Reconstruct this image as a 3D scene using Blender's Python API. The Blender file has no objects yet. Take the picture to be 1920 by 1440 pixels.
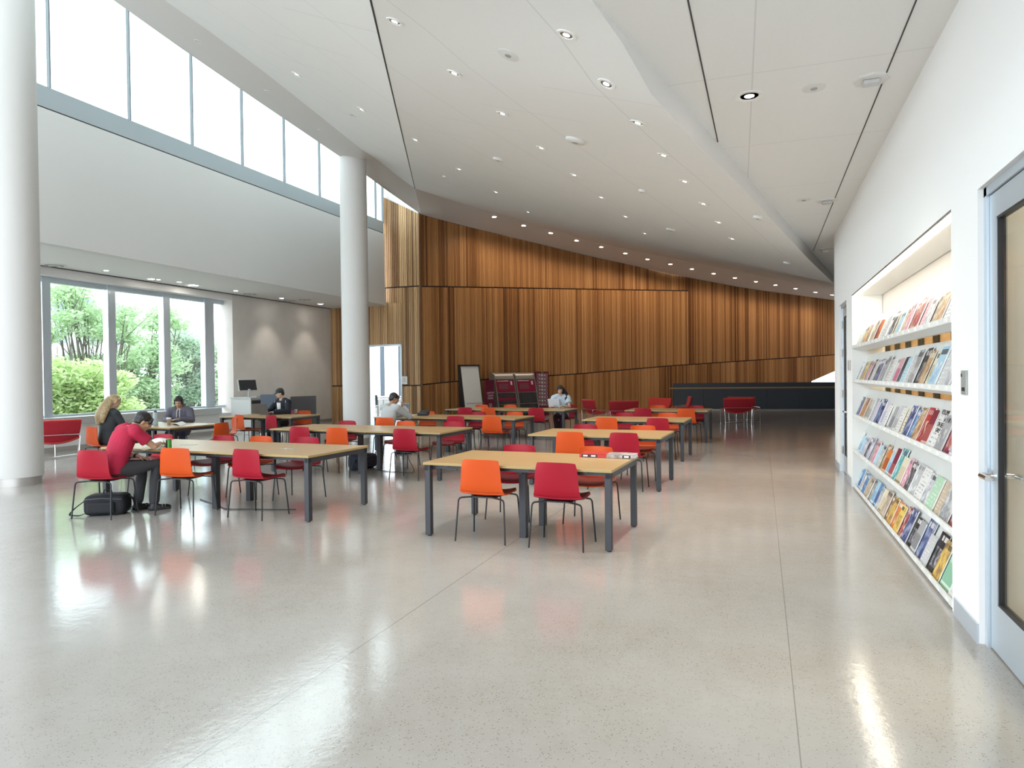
import bpy, bmesh, math, random
import numpy as np
from mathutils import Vector, Matrix
from mathutils.bvhtree import BVHTree
PI = math.pi
C = bpy.context.scene.collection
sc = bpy.context.scene

# ---------------------------------------------------------------- camera
F_PX, YAW, PITCH, ROLL, CAM_H = 1259.84, 0.3555055, -0.0116322, -0.0117047, 1.5918
_cy, _sy, _cp, _sp = math.cos(YAW), math.sin(YAW), math.cos(PITCH), math.sin(PITCH)
FW = Vector((-_sy*_cp, _cy*_cp, _sp)); RT = Vector((_cy, _sy, 0)); UP = RT.cross(FW)
R2 = RT*math.cos(ROLL)+UP*math.sin(ROLL); U2 = -RT*math.sin(ROLL)+UP*math.cos(ROLL)
CAM = Vector((0, 0, CAM_H))
cam = bpy.data.objects.new('camera', bpy.data.cameras.new('camera')); C.objects.link(cam)
cam.matrix_world = Matrix(((R2.x, U2.x, -FW.x, 0), (R2.y, U2.y, -FW.y, 0), (R2.z, U2.z, -FW.z, CAM_H), (0, 0, 0, 1)))
cam.data.sensor_width = 36; cam.data.lens = F_PX*36/1920; cam.data.clip_end = 300; cam.data.clip_start = 0.05
sc.camera = cam

# ---------------------------------------------------------------- world, view, big lights
SKY = 5.2
w = bpy.data.worlds.new('overcast_sky'); sc.world = w; w.use_nodes = True
w.node_tree.nodes['Background'].inputs[0].default_value = (0.87, 0.94, 1.0, 1)
w.node_tree.nodes['Background'].inputs[1].default_value = SKY
sc.view_settings.view_transform = 'Standard'; sc.view_settings.look = 'None'
sc.view_settings.gamma = 1; sc.view_settings.use_curve_mapping = False
sc.view_settings.exposure = 0.0
sc.cycles.max_bounces = 8; sc.cycles.diffuse_bounces = 5; sc.cycles.glossy_bounces = 3; sc.cycles.adaptive_threshold = .03
sc.cycles.transparent_max_bounces = 16; sc.cycles.transmission_bounces = 6
sc.cycles.caustics_reflective = False; sc.cycles.caustics_refractive = False
sc.cycles.sample_clamp_indirect = 6

def area(name, loc, target, sx, sy, power=0, col=(1, 1, 1), portal=False):
    l = bpy.data.lights.new(name, 'AREA'); l.shape = 'RECTANGLE'; l.size = sx; l.size_y = sy
    l.energy = power; l.color = col
    o = bpy.data.objects.new(name, l); C.objects.link(o); o.location = loc
    o.rotation_euler = (Vector(target)-Vector(loc)).to_track_quat('-Z', 'Y').to_euler()
    if portal: l.cycles.is_portal = True
    return o

def ray(px, py): return FW + R2*((px-960)/F_PX) + U2*((720-py)/F_PX)
def uZ(px, py, z): d = ray(px, py); return CAM + d*((z-CAM_H)/d.z)
def uD(px, py, D): return CAM + ray(px, py)*D
def uX(px, py, X): d = ray(px, py); return CAM + d*(X/d.x)

# ---------------------------------------------------------------- materials
_m = {}
def mat(name, col=(.8, .8, .8), rough=.5, metal=0, spec=.5, emit=None, estr=1, coat=0, noise=0, nscale=20, bump=0, sheen=0, trans=0):
    if name in _m: return _m[name]
    m = bpy.data.materials.new(name); m.use_nodes = True; nt = m.node_tree
    b = nt.nodes['Principled BSDF']
    b.inputs['Base Color'].default_value = (*col, 1); b.inputs['Roughness'].default_value = rough
    b.inputs['Metallic'].default_value = metal; b.inputs['Specular IOR Level'].default_value = spec
    b.inputs['Coat Weight'].default_value = coat; b.inputs['Sheen Weight'].default_value = sheen
    b.inputs['Transmission Weight'].default_value = trans
    if emit: b.inputs['Emission Color'].default_value = (*emit, 1); b.inputs['Emission Strength'].default_value = estr
    if noise or bump:
        tc = nt.nodes.new('ShaderNodeTexCoord'); nz = nt.nodes.new('ShaderNodeTexNoise')
        nz.inputs['Scale'].default_value = nscale; nz.inputs['Detail'].default_value = 5
        nt.links.new(tc.outputs['Object'], nz.inputs['Vector'])
        if noise:
            r = nt.nodes.new('ShaderNodeValToRGB')
            r.color_ramp.elements[0].position = .3; r.color_ramp.elements[1].position = .7
            r.color_ramp.elements[0].color = (*[c*(1-noise) for c in col], 1)
            r.color_ramp.elements[1].color = (*[min(1, c*(1+noise)) for c in col], 1)
            nt.links.new(nz.outputs['Fac'], r.inputs['Fac']); nt.links.new(r.outputs['Color'], b.inputs['Base Color'])
        if bump:
            bp = nt.nodes.new('ShaderNodeBump'); bp.inputs['Strength'].default_value = bump; bp.inputs['Distance'].default_value = .01
            nt.links.new(nz.outputs['Fac'], bp.inputs['Height']); nt.links.new(bp.outputs['Normal'], b.inputs['Normal'])
    _m[name] = m; return m

def N(nt, t, **k):
    n = nt.nodes.new(t)
    for a, v in k.items():
        if a in ('operation', 'blend_type', 'data_type', 'feature', 'noise_dimensions', 'voronoi_dimensions'): setattr(n, a, v)
        else: n.inputs[a].default_value = v
    return n
def math_(nt, op, a, b=None, c=None):
    n = nt.nodes.new('ShaderNodeMath'); n.operation = op
    for i, v in enumerate((a, b, c)):
        if v is None: continue
        if isinstance(v, (int, float)): n.inputs[i].default_value = v
        else: nt.links.new(v, n.inputs[i])
    return n.outputs[0]
def mixc(nt, fac, a, b):
    n = nt.nodes.new('ShaderNodeMix'); n.data_type = 'RGBA'
    for s, v in ((n.inputs[0], fac), (n.inputs[6], a), (n.inputs[7], b)):
        if isinstance(v, (int, float)): s.default_value = v
        elif isinstance(v, tuple): s.default_value = (*v[:3], 1)
        else: nt.links.new(v, s)
    return n.outputs[2]
def ramp(nt, fac, stops):
    r = nt.nodes.new('ShaderNodeValToRGB'); e = r.color_ramp.elements
    while len(e) < len(stops): e.new(.5)
    for k, (p, c) in enumerate(stops): e[k].position = p; e[k].color = (*c, 1) if len(c) == 3 else c
    nt.links.new(fac, r.inputs[0]); return r.outputs[0]

def floor_mat():
    m = bpy.data.materials.new('polished_concrete'); m.use_nodes = True; nt = m.node_tree; L = nt.links.new
    b = nt.nodes['Principled BSDF']
    tc = nt.nodes.new('ShaderNodeTexCoord'); P = tc.outputs['Object']
    n1 = N(nt, 'ShaderNodeTexNoise', Scale=.55, Detail=6, Roughness=.6); L(P, n1.inputs['Vector'])
    base = ramp(nt, n1.outputs['Fac'], [(.3, (.35, .32, .285)), (.5, (.395, .375, .35)), (.7, (.44, .43, .41))])
    n2 = N(nt, 'ShaderNodeTexNoise', Scale=9, Detail=5, Roughness=.7); L(P, n2.inputs['Vector'])
    base = mixc(nt, math_(nt, 'MULTIPLY', ramp(nt, n2.outputs['Fac'], [(.35, (0, 0, 0)), (.8, (1, 1, 1))]), .3), base, (.50, .48, .45))
    # exposed aggregate, dark and light stones, stronger where the surface is ground deeper
    v = N(nt, 'ShaderNodeTexVoronoi', Scale=100); L(P, v.inputs['Vector'])
    sel = nt.nodes.new('ShaderNodeSeparateColor'); L(v.outputs['Color'], sel.inputs[0])
    stone = math_(nt, 'MULTIPLY', math_(nt, 'LESS_THAN', v.outputs['Distance'], .33), math_(nt, 'GREATER_THAN', sel.outputs[0], .70))
    stone = math_(nt, 'MULTIPLY', stone, ramp(nt, n1.outputs['Fac'], [(.42, (.9, .9, .9)), (.66, (.25, .25, .25))]))
    base = mixc(nt, math_(nt, 'MULTIPLY', stone, .75), base, mixc(nt, math_(nt, 'GREATER_THAN', sel.outputs[1], .62), (.10, .085, .07), (.53, .49, .42)))
    # saw-cut control joints
    sx = nt.nodes.new('ShaderNodeSeparateXYZ'); L(P, sx.inputs[0])
    def line(coord, pos, wd):
        return math_(nt, 'LESS_THAN', math_(nt, 'ABSOLUTE', math_(nt, 'SUBTRACT', coord, pos)), wd)
    j = line(sx.outputs[0], .14, .003)
    for k in (-2.24, -8.6): j = math_(nt, 'MAXIMUM', j, line(sx.outputs[0], k, .004))
    for k in (17.4,): j = math_(nt, 'MAXIMUM', j, line(sx.outputs[1], k, .005))
    base = mixc(nt, math_(nt, 'MULTIPLY', j, .7), base, (.2, .19, .18))
    L(base, b.inputs['Base Color'])
    n3 = N(nt, 'ShaderNodeTexNoise', Scale=2.2, Detail=6, Roughness=.65); L(P, n3.inputs['Vector'])
    rr = math_(nt, 'ADD', math_(nt, 'MULTIPLY', n3.outputs['Fac'], .08), .075)
    L(rr, b.inputs['Roughness']); b.inputs['Specular IOR Level'].default_value = .9
    bp = nt.nodes.new('ShaderNodeBump'); bp.inputs['Strength'].default_value = .06; bp.inputs['Distance'].default_value = .02
    L(n2.outputs['Fac'], bp.inputs['Height']); L(bp.outputs['Normal'], b.inputs['Normal'])
    return m

def wood_wall_mat(name, tones, period=.07):
    # UV.x = metres along the wall, UV.y = metres up; tone changes from batten to batten and from board group to board group
    m = bpy.data.materials.new(name); m.use_nodes = True; nt = m.node_tree; L = nt.links.new
    b = nt.nodes['Principled BSDF']; uv = nt.nodes.new('ShaderNodeUVMap'); s = nt.nodes.new('ShaderNodeSeparateXYZ'); L(uv.outputs[0], s.inputs[0])
    row = math_(nt, 'FLOOR', math_(nt, 'DIVIDE', s.outputs[1], 100))
    def cell(per, k):
        c = math_(nt, 'FLOOR', math_(nt, 'DIVIDE', s.outputs[0], per))
        wn = nt.nodes.new('ShaderNodeTexWhiteNoise'); wn.noise_dimensions = '2D'
        cb = nt.nodes.new('ShaderNodeCombineXYZ'); L(c, cb.inputs[0]); L(math_(nt, 'ADD', row, k), cb.inputs[1]); L(cb.outputs[0], wn.inputs['Vector']); return wn.outputs['Value']
    t = math_(nt, 'ADD', math_(nt, 'MULTIPLY', cell(period, 1), .5), math_(nt, 'ADD', math_(nt, 'MULTIPLY', cell(period*4.3, 2), .28), math_(nt, 'MULTIPLY', cell(period*9.7, 5), .22)))
    cb = nt.nodes.new('ShaderNodeCombineXYZ'); L(math_(nt, 'MULTIPLY', s.outputs[0], 60), cb.inputs[0]); L(math_(nt, 'MULTIPLY', s.outputs[1], 1.3), cb.inputs[1])
    nz = N(nt, 'ShaderNodeTexNoise', Scale=1.0, Detail=6, Roughness=.7); L(cb.outputs[0], nz.inputs['Vector'])
    t = math_(nt, 'ADD', math_(nt, 'MULTIPLY', t, .8), math_(nt, 'MULTIPLY', nz.outputs['Fac'], .28))
    L(ramp(nt, t, tones), b.inputs['Base Color']); b.inputs['Roughness'].default_value = .42; b.inputs['Specular IOR Level'].default_value = .35
    return m

def ceiling_mat(name, d, sx_, sy_, offx=0, offy=0, col=(.80, .80, .785)):
    # faint panel joints, d = plan direction of the long joints
    m = bpy.data.materials.new(name); m.use_nodes = True; nt = m.node_tree; L = nt.links.new
    b = nt.nodes['Principled BSDF']; b.inputs['Roughness'].default_value = .85; b.inputs['Specular IOR Level'].default_value = .2
    tc = nt.nodes.new('ShaderNodeTexCoord'); s = nt.nodes.new('ShaderNodeSeparateXYZ'); L(tc.outputs['Object'], s.inputs[0])
    a = math_(nt, 'ADD', math_(nt, 'MULTIPLY', s.outputs[0], d[0]), math_(nt, 'MULTIPLY', s.outputs[1], d[1]))
    c = math_(nt, 'ADD', math_(nt, 'MULTIPLY', s.outputs[0], d[1]), math_(nt, 'MULTIPLY', s.outputs[1], -d[0]))
    rowi = math_(nt, 'FLOOR', math_(nt, 'DIVIDE', math_(nt, 'ADD', c, offx), sx_))
    a2 = math_(nt, 'ADD', a, math_(nt, 'MULTIPLY', rowi, sy_*.37))
    def ln(v, per, off, wd):
        f = math_(nt, 'FRACT', math_(nt, 'DIVIDE', math_(nt, 'ADD', v, off), per))
        return math_(nt, 'LESS_THAN', math_(nt, 'ABSOLUTE', math_(nt, 'SUBTRACT', f, .5)), wd/per)
    j = math_(nt, 'MAXIMUM', ln(c, sx_, offx, .006), ln(a2, sy_, offy, .005))
    nz = N(nt, 'ShaderNodeTexNoise', Scale=60, Detail=3); L(tc.outputs['Object'], nz.inputs['Vector'])
    base = mixc(nt, nz.outputs['Fac'], tuple(x*.97 for x in col), tuple(x*1.02 for x in col))
    L(mixc(nt, math_(nt, 'MULTIPLY', j, .35), base, (.45, .45, .44)), b.inputs['Base Color'])
    return m

def table_wood():
    m = bpy.data.materials.new('light_oak_laminate'); m.use_nodes = True; nt = m.node_tree; L = nt.links.new
    b = nt.nodes['Principled BSDF']; tc = nt.nodes.new('ShaderNodeTexCoord')
    mp = N(nt, 'ShaderNodeMapping', Scale=(1.2, 26, 26)); L(tc.outputs['Object'], mp.inputs[0])
    nz = N(nt, 'ShaderNodeTexNoise', Scale=2, Detail=7, Roughness=.65); L(mp.outputs[0], nz.inputs['Vector'])
    L(ramp(nt, nz.outputs['Fac'], [(.3, (.38, .24, .105)), (.55, (.445, .29, .135)), (.75, (.50, .335, .17))]), b.inputs['Base Color'])
    b.inputs['Roughness'].default_value = .34; b.inputs['Specular IOR Level'].default_value = .45
    return m

def glass_mat(name, tint=(.92, .97, .96), refl=.09):
    m = bpy.data.materials.new(name); m.use_nodes = True; nt = m.node_tree
    for n in list(nt.nodes): nt.nodes.remove(n)
    o = nt.nodes.new('ShaderNodeOutputMaterial'); t = nt.nodes.new('ShaderNodeBsdfTransparent'); g = nt.nodes.new('ShaderNodeBsdfGlossy')
    t.inputs[0].default_value = (*tint, 1); g.inputs['Roughness'].default_value = .02
    lw = nt.nodes.new('ShaderNodeLayerWeight'); mx = nt.nodes.new('ShaderNodeMixShader')
    fac = math_(nt, 'ADD', math_(nt, 'MULTIPLY', math_(nt, 'POWER', lw.outputs['Facing'], 5), .6), refl*.4)
    nt.links.new(fac, mx.inputs[0]); nt.links.new(t.outputs[0], mx.inputs[1]); nt.links.new(g.outputs[0], mx.inputs[2]); nt.links.new(mx.outputs[0], o.inputs[0])
    return m

M_floor = floor_mat()
M_white = mat('white_painted_plaster', (.76, .755, .745), .8, spec=.25, bump=.04, nscale=90)
M_wright = mat('window_lit_white_paint', (.90, .91, .91), .75, spec=.25, bump=.03, nscale=90)  # white raised to carry the window light falling on the right wall
M_gray = mat('warm_grey_plaster', (.72, .70, .67), .85, spec=.2, noise=.03, nscale=3)
M_col = mat('column_plaster', (.66, .655, .64), .7, spec=.3)
M_colbase = mat('column_base_metal', (.50, .48, .46), .4, metal=.6)
M_alu = mat('pale_blue_aluminium', (.60, .68, .75), .35, metal=.55)
M_alu2 = mat('window_side_aluminium', (.38, .42, .50), .4, metal=.5)
M_sill = mat('grey_blue_sill', (.42, .47, .50), .5, metal=.2)
M_sill2 = mat('grey_sill_cover', (.50, .51, .51), .45, metal=.3)
M_base = mat('grey_baseboard', (.36, .35, .33), .5)
M_basew = mat('pale_metal_baseboard', (.60, .66, .73), .35, metal=.4)
M_dark = mat('black_reveal', (.02, .02, .02), .8)
M_glass = glass_mat('clear_glass')
M_dglass = glass_mat('shelf_back_glass', (.72, .74, .70))
M_wood = wood_wall_mat('cedar_battens', [(.15, (.08, .030, .010)), (.33, (.24, .098, .034)), (.5, (.38, .175, .062)), (.7, (.50, .25, .095)), (.88, (.60, .33, .14))])
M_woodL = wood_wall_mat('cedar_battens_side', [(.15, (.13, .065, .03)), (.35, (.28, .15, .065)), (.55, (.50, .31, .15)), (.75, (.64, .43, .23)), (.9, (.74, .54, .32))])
M_table = table_wood()
M_steel = mat('charcoal_painted_steel', (.035, .038, .046), .45, metal=.1)
M_tedge = mat('oak_edge_band', (.40, .28, .11), .45)
M_black = mat('black_tube_metal', (.015, .016, .018), .35, metal=.3)
M_blackp = mat('black_plastic', (.02, .02, .022), .45)
M_chrome = mat('chrome_tube', (.75, .75, .76), .15, metal=1)
M_red = mat('crimson_shell_plastic', (.35, .004, .020), .48, spec=.3)
M_redpad = mat('dark_red_seat_pad', (.17, .006, .012), .6)
M_or = mat('orange_shell_plastic', (.62, .078, .008), .48, spec=.3)
M_orpad = mat('maroon_seat_pad', (.20, .020, .012), .6)
M_lounge = mat('red_lounge_fabric', (.58, .025, .018), .8, sheen=.2)
M_loungeb = mat('dark_red_lounge_back', (.36, .006, .018), .7)
M_navy = mat('slate_blue_desk_panel', (.035, .045, .06), .55)
M_deskedge = mat('desk_counter_wood', (.24, .165, .09), .5)
M_maroon = mat('maroon_panel', (.14, .006, .030), .4)
M_maroon2 = mat('maroon_screen_panel', (.24, .010, .040), .35)
M_silver = mat('brushed_silver', (.42, .40, .38), .35, metal=.7)
M_dgray = mat('dark_grey_slots', (.035, .037, .04), .5)
M_board = mat('whiteboard_surface', (.80, .79, .75), .35)
M_paper = mat('white_paper', (.86, .86, .84), .8)
M_wlet = mat('white_lettering', (.75, .70, .72), .6)
M_skin = mat('skin_warm', (.58, .34, .22), .5)
M_skin2 = mat('skin_fair', (.66, .42, .31), .5)
M_skin3 = mat('skin_tan', (.36, .19, .11), .5)
M_hairb = mat('black_hair', (.012, .010, .010), .45, bump=.5, nscale=60)
M_shelf = mat('white_shelf_lacquer', (.80, .815, .80), .45)

# ---------------------------------------------------------------- mesh helpers
def new_obj(name, me, m=None, parent=None):
    o = bpy.data.objects.new(name, me); C.objects.link(o)
    if m:
        for x in (m if isinstance(m, (list, tuple)) else [m]): me.materials.append(x)
    if parent is not None: o.parent = parent
    return o
def obj(name, bm, m=None, parent=None, smooth=False, fixn=True):
    if fixn: bmesh.ops.recalc_face_normals(bm, faces=bm.faces)
    me = bpy.data.meshes.new(name); bm.to_mesh(me); bm.free()
    if smooth:
        me.polygons.foreach_set('use_smooth', [True]*len(me.polygons))
        try: me.set_sharp_from_angle(angle=math.radians(40))
        except Exception: pass
    return new_obj(name, me, m, parent)
def BM(): return bmesh.new()
def box(bm, x0, x1, y0, y1, z0, z1, bev=0, mi=0, T=None):
    vs = [bm.verts.new(Vector(p)) for p in ((x0, y0, z0), (x1, y0, z0), (x1, y1, z0), (x0, y1, z0), (x0, y0, z1), (x1, y0, z1), (x1, y1, z1), (x0, y1, z1))]
    fs = [bm.faces.new([vs[i] for i in q]) for q in ((0, 3, 2, 1), (4, 5, 6, 7), (0, 1, 5, 4), (1, 2, 6, 5), (2, 3, 7, 6), (3, 0, 4, 7))]
    for f in fs: f.material_index = mi
    if bev:
        es = list({e for f in fs for e in f.edges})
        r = bmesh.ops.bevel(bm, geom=es, offset=bev, segments=2, affect='EDGES', profile=.5)
        vs = list({v for f in r['faces'] for v in f.verts} | {v for v in vs if v.is_valid})
    if T is not None: bmesh.ops.transform(bm, matrix=T, verts=[v for v in vs if v.is_valid])
    return vs
def bxo(name, x0, x1, y0, y1, z0, z1, m, parent=None, bev=0, T=None):
    bm = BM(); box(bm, x0, x1, y0, y1, z0, z1, bev, T=T); return obj(name, bm, m, parent)
def prism(bm, pts, z0, z1):
    a = [bm.verts.new((p[0], p[1], z0)) for p in pts]; b = [bm.verts.new((p[0], p[1], z1)) for p in pts]
    n = len(pts); bm.faces.new(a[::-1]); bm.faces.new(b)
    for i in range(n): bm.faces.new((a[i], a[(i+1) % n], b[(i+1) % n], b[i]))
def extrude_poly(bm, pts, vec):
    vec = Vector(vec); a = [bm.verts.new(Vector(p)) for p in pts]; b = [bm.verts.new(Vector(p)+vec) for p in pts]
    n = len(pts); bm.faces.new(a); bm.faces.new(b[::-1])
    for i in range(n): bm.faces.new((a[i], b[i], b[(i+1) % n], a[(i+1) % n]))
def ring_frame(t):
    t = t.normalized(); ref = Vector((0, 0, 1)) if abs(t.z) < .9 else Vector((1, 0, 0))
    a = t.cross(ref).normalized(); return a, a.cross(t).normalized()
def tube(bm, pts, r, seg=8, caps=True):
    pts = [Vector(p) for p in pts]; rs = r if isinstance(r, (list, tuple)) else [r]*len(pts)
    rings = []; prev = None
    for i, p in enumerate(pts):
        t = (pts[min(i+1, len(pts)-1)]-pts[max(i-1, 0)])
        if t.length < 1e-9: t = Vector((0, 0, 1))
        t.normalize()
        if prev is None: a, b = ring_frame(t)
        else:
            a = (prev - t*prev.dot(t)); a = a.normalized() if a.length > 1e-6 else ring_frame(t)[0]; b = a.cross(t)
        prev = a
        rings.append([bm.verts.new(p+(a*math.cos(k*2*PI/seg)+b*math.sin(k*2*PI/seg))*rs[i]) for k in range(seg)])
    for i in range(len(rings)-1):
        for k in range(seg): bm.faces.new((rings[i][k], rings[i][(k+1) % seg], rings[i+1][(k+1) % seg], rings[i+1][k]))
    if caps: bm.faces.new(rings[0][::-1]); bm.faces.new(rings[-1])
def lathe(bm, prof, c=(0, 0, 0), seg=24):
    rings = []
    for r, z in prof: rings.append([bm.verts.new((c[0]+r*math.cos(k*2*PI/seg), c[1]+r*math.sin(k*2*PI/seg), c[2]+z)) for k in range(seg)])
    for i in range(len(rings)-1):
        for k in range(seg): bm.faces.new((rings[i][k], rings[i][(k+1) % seg], rings[i+1][(k+1) % seg], rings[i+1][k]))
    if prof[0][0] > 1e-5: bm.faces.new(rings[0][::-1])
    if prof[-1][0] > 1e-5: bm.faces.new(rings[-1])
def bend(pts, r=.04, n=4):
    """round the inner corners of a polyline"""
    pts = [Vector(p) for p in pts]; out = [pts[0]]
    for i in range(1, len(pts)-1):
        a, b, c = pts[i-1], pts[i], pts[i+1]
        d1 = (a-b); d2 = (c-b); rr = min(r, d1.length*.45, d2.length*.45)
        p1 = b+d1.normalized()*rr; p2 = b+d2.normalized()*rr
        for k in range(n+1):
            t = k/n; out.append(p1*(1-t)**2+b*2*t*(1-t)+p2*t*t)
    out.append(pts[-1]); return out
def grid_surf(bm, P, thick=0, closed=False):
    R_ = [[bm.verts.new(Vector(p)) for p in row] for row in P]; fs = []
    for i in range(len(R_)-1):
        for j in range(len(R_[0])-1): fs.append(bm.faces.new((R_[i][j], R_[i][j+1], R_[i+1][j+1], R_[i+1][j])))
    if thick:
        bmesh.ops.recalc_face_normals(bm, faces=fs)
        bmesh.ops.solidify(bm, geom=fs, thickness=thick)
def thing(name, label, cat, loc=(0, 0, 0), rz=0, group=None):
    o = bpy.data.objects.new(name, None); C.objects.link(o); o.empty_display_size = .1
    o.location = loc; o.rotation_euler = (0, 0, rz); o['label'] = label; o['category'] = cat
    if group: o['group'] = group
    return o
def tag(o, label, cat, group=None):
    o['label'] = label; o['category'] = cat
    if group: o['group'] = group
    return o
def struct(o): o['kind'] = 'structure'; return o
def copy_tree(o, parent=None):
    c = o.copy(); C.objects.link(c)
    if parent is not None: c.parent = parent
    for ch in list(o.children): copy_tree(ch, c)
    return c
def uv_from(me, fn):
    uv = me.uv_layers.new(name='UVMap')
    for l in me.loops: uv.data[l.index].uv = fn(me.vertices[l.vertex_index].co)
def text_mesh(name, txt, size, m, parent, M4, depth=.0006, align='CENTER'):
    cu = bpy.data.curves.new(name, 'FONT'); cu.body = txt; cu.size = size; cu.extrude = depth; cu.align_x = align; cu.align_y = 'CENTER'
    t = bpy.data.objects.new(name, cu); C.objects.link(t); dg = bpy.context.evaluated_depsgraph_get()
    me = bpy.data.meshes.new_from_object(t.evaluated_get(dg)); bpy.data.objects.remove(t)
    me.transform(M4); me.materials.clear()
    return new_obj(name, me, m, parent)

# ================================================================ SETTING
random.seed(7)
YB = -4.0                                                    # open end behind the camera, left unwalled to let sky light in
XG, XB, XW, ZR, ZC = -14.95, -12.6, 1.18, 10.5, 3.92         # grey wall, bulkhead, right wall, roof, right ceiling
struct(bxo('floor', -40, 12, YB-6, 46, -.3, 0, M_floor))

# plan of the wood wall: side facet then the long curved wall
facet = [(620, 24.9), (722, 24.15), (790, 23.7)]
mainw = [(790, 23.7), (950, 26.3), (1100, 28.6), (1250, 30.9), (1400, 32.2), (1565, 33.2), (1760, 34.2)]
def plan(px, D): v = uD(px, 700, D); return Vector((v.x, v.y))
def interp(tbl, x):
    for (a, va), (b, vb) in zip(tbl, tbl[1:]):
        if x <= b: return va+(vb-va)*(x-a)/(b-a)
    return va+(vb-va)*(x-a)/(b-a)
def z_at(px, py, D): return uD(px, py, D).z
top_main = [(790, 402), (860, 421), (1000, 454.5), (1100, 479), (1294, 521), (1400, 541), (1565, 563), (1760, 586)]
low_joint = [(790, 721.5), (855, 715), (1085, 701), (1250, 686.5), (1568, 665), (1760, 655)]
up_joint = [(790, 537), (1290, 545.5)]
def strips(bm, uvl, pxs, Dt, zlo, zhi, row, off=(0, 0), per=.07, s0=0):
    """vertical battens between two height functions of the pixel column; real relief"""
    pts = [plan(px, interp(Dt, px)) for px in pxs]
    acc = [0]
    for a, b in zip(pts, pts[1:]): acc.append(acc[-1]+(b-a).length)
    tot = acc[-1]; n = int(tot/per)
    def at(s):
        for i in range(len(acc)-1):
            if s <= acc[i+1] or i == len(acc)-2:
                t = (s-acc[i])/max(1e-9, acc[i+1]-acc[i]); return pts[i].lerp(pts[i+1], t), pxs[i]+(pxs[i+1]-pxs[i])*t, (pts[i+1]-pts[i]).normalized()
    prof = [(0, 0), (.08, .022), (.72, .022), (.80, 0)]
    prev = None
    for k in range(n+1):
        for (fr, dep) in prof:
            s = min(tot, (k+fr)*per)
            p, px, d = at(s); nrm = Vector((d.y, -d.x))
            q = p+nrm*(dep-.03)
            cur = (bm.verts.new((q.x, q.y, zlo(px))), bm.verts.new((q.x, q.y, zhi(px))), s)
            if prev:
                f = bm.faces.new((prev[0], cur[0], cur[1], prev[1]))
                uvs = ((prev[2], zlo(px)), (cur[2], zlo(px)), (cur[2], zhi(px)), (prev[2], zhi(px)))
                for lp, (u, v) in zip(f.loops, uvs): lp[uvl].uv = (s0+min(u, (k+.999)*per) if fr > 0 else s0+u, v+row*100)
            prev = cur
            if s >= tot: return
def px_range(a, b, n=24): return [a+(b-a)*i/n for i in range(n+1)]
def wz(tbl, Dt): return lambda px: z_at(px, interp(tbl, px), interp(Dt, px))
bm = BM(); uvl = bm.loops.layers.uv.new('UVMap')
gap = .022
zt, zl, zu = wz(top_main, mainw), wz(low_joint, mainw), wz(up_joint, mainw)
opening = [(1505, 730), (1515, 718), (1568, 695), (1760, 640)]       # wedge-shaped opening at the far right
zo = lambda px: max(0, z_at(px, interp(opening, px), interp(mainw, px))) if px > 1505 else 0
strips(bm, uvl, px_range(790, 1505, 40), mainw, lambda p: 0, lambda p: zl(p)-gap, 0)
strips(bm, uvl, px_range(1505, 1760, 14), mainw, zo, lambda p: zl(p)-gap, 1)
strips(bm, uvl, px_range(790, 1292, 40), mainw, lambda p: zl(p)+gap, lambda p: zu(p)-gap, 2)
strips(bm, uvl, px_range(790, 1292, 40), mainw, lambda p: zu(p)+gap, zt, 3)
strips(bm, uvl, px_range(1292, 1760, 24), mainw, lambda p: zl(p)+gap, zt, 4)
o = obj('wall_back', bm, M_wood, fixn=False); struct(o)
# side facet with the glazed doorway cut in it
Dd = lambda px: interp(facet, px)
zf_lo, zf_up = 1.305, 4.81
zd = z_at(722, 646, 24.15)
ftop = lambda px: z_at(px, 370+(px-722)*32/68, Dd(px)) if px >= 721.9 else 4.22
bm = BM(); uvl = bm.loops.layers.uv.new('UVMap')
for a, b, lo, hi, r in ((618, 692, 0, zf_lo-gap, 0), (618, 692, zf_lo+gap, 4.25, 1), (692, 754, zd, 4.25, 2), (722, 754, 4.25, zf_up-gap, 3),
                        (754, 790, 0, zf_lo-gap, 4), (754, 790, zf_lo+gap, zf_up-gap, 5)):
    strips(bm, uvl, [a, (a+b)/2, b], facet, lambda p, lo=lo: lo, lambda p, hi=hi: hi, r, s0=(a-618)*.02, per=.072)
strips(bm, uvl, [722, 756, 790], facet, lambda p: zf_up+gap, ftop, 6, s0=2.1, per=.072)
o = obj('wall_side', bm, M_woodL, fixn=False); struct(o)
# dark backing seen in the joints between the boards
bm = BM()
def backing(pxs, Dt, zlo, zhi, off=-.05):
    prev = None
    for px in pxs:
        p = plan(px, interp(Dt, px)); q = plan(px+1, interp(Dt, px+1)); d = (q-p).normalized(); n = Vector((d.y, -d.x)); p = p+n*off
        cur = (bm.verts.new((p.x, p.y, zlo(px))), bm.verts.new((p.x, p.y, zhi(px))))
        if prev: bm.faces.new((prev[0], cur[0], cur[1], prev[1]))
        prev = cur
backing(px_range(790, 1505, 30), mainw, lambda p: 0, lambda p: zt(p)+.3)
backing(px_range(1505, 1760, 14), mainw, zo, lambda p: zt(p)+.3)
backing([618, 655, 692], facet, lambda p: 0, lambda p: 4.25)
backing([692, 722, 754], facet, lambda p: zd, lambda p: 4.25)
backing([754, 770, 789], facet, lambda p: 0, lambda p: 4.25)
backing([722, 755, 789], facet, lambda p: 4.25, lambda p: ftop(p))
struct(obj('trim_1', bm, M_dark, fixn=False))
corner = plan(790, 23.7)
bm = BM(); tube(bm, [(corner.x, corner.y, 0), (corner.x, corner.y, z_at(790, 402, 23.7))], .045, 4); struct(obj('trim_2', bm, mat('corner_batten', (.16, .075, .03), .5)))

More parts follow.
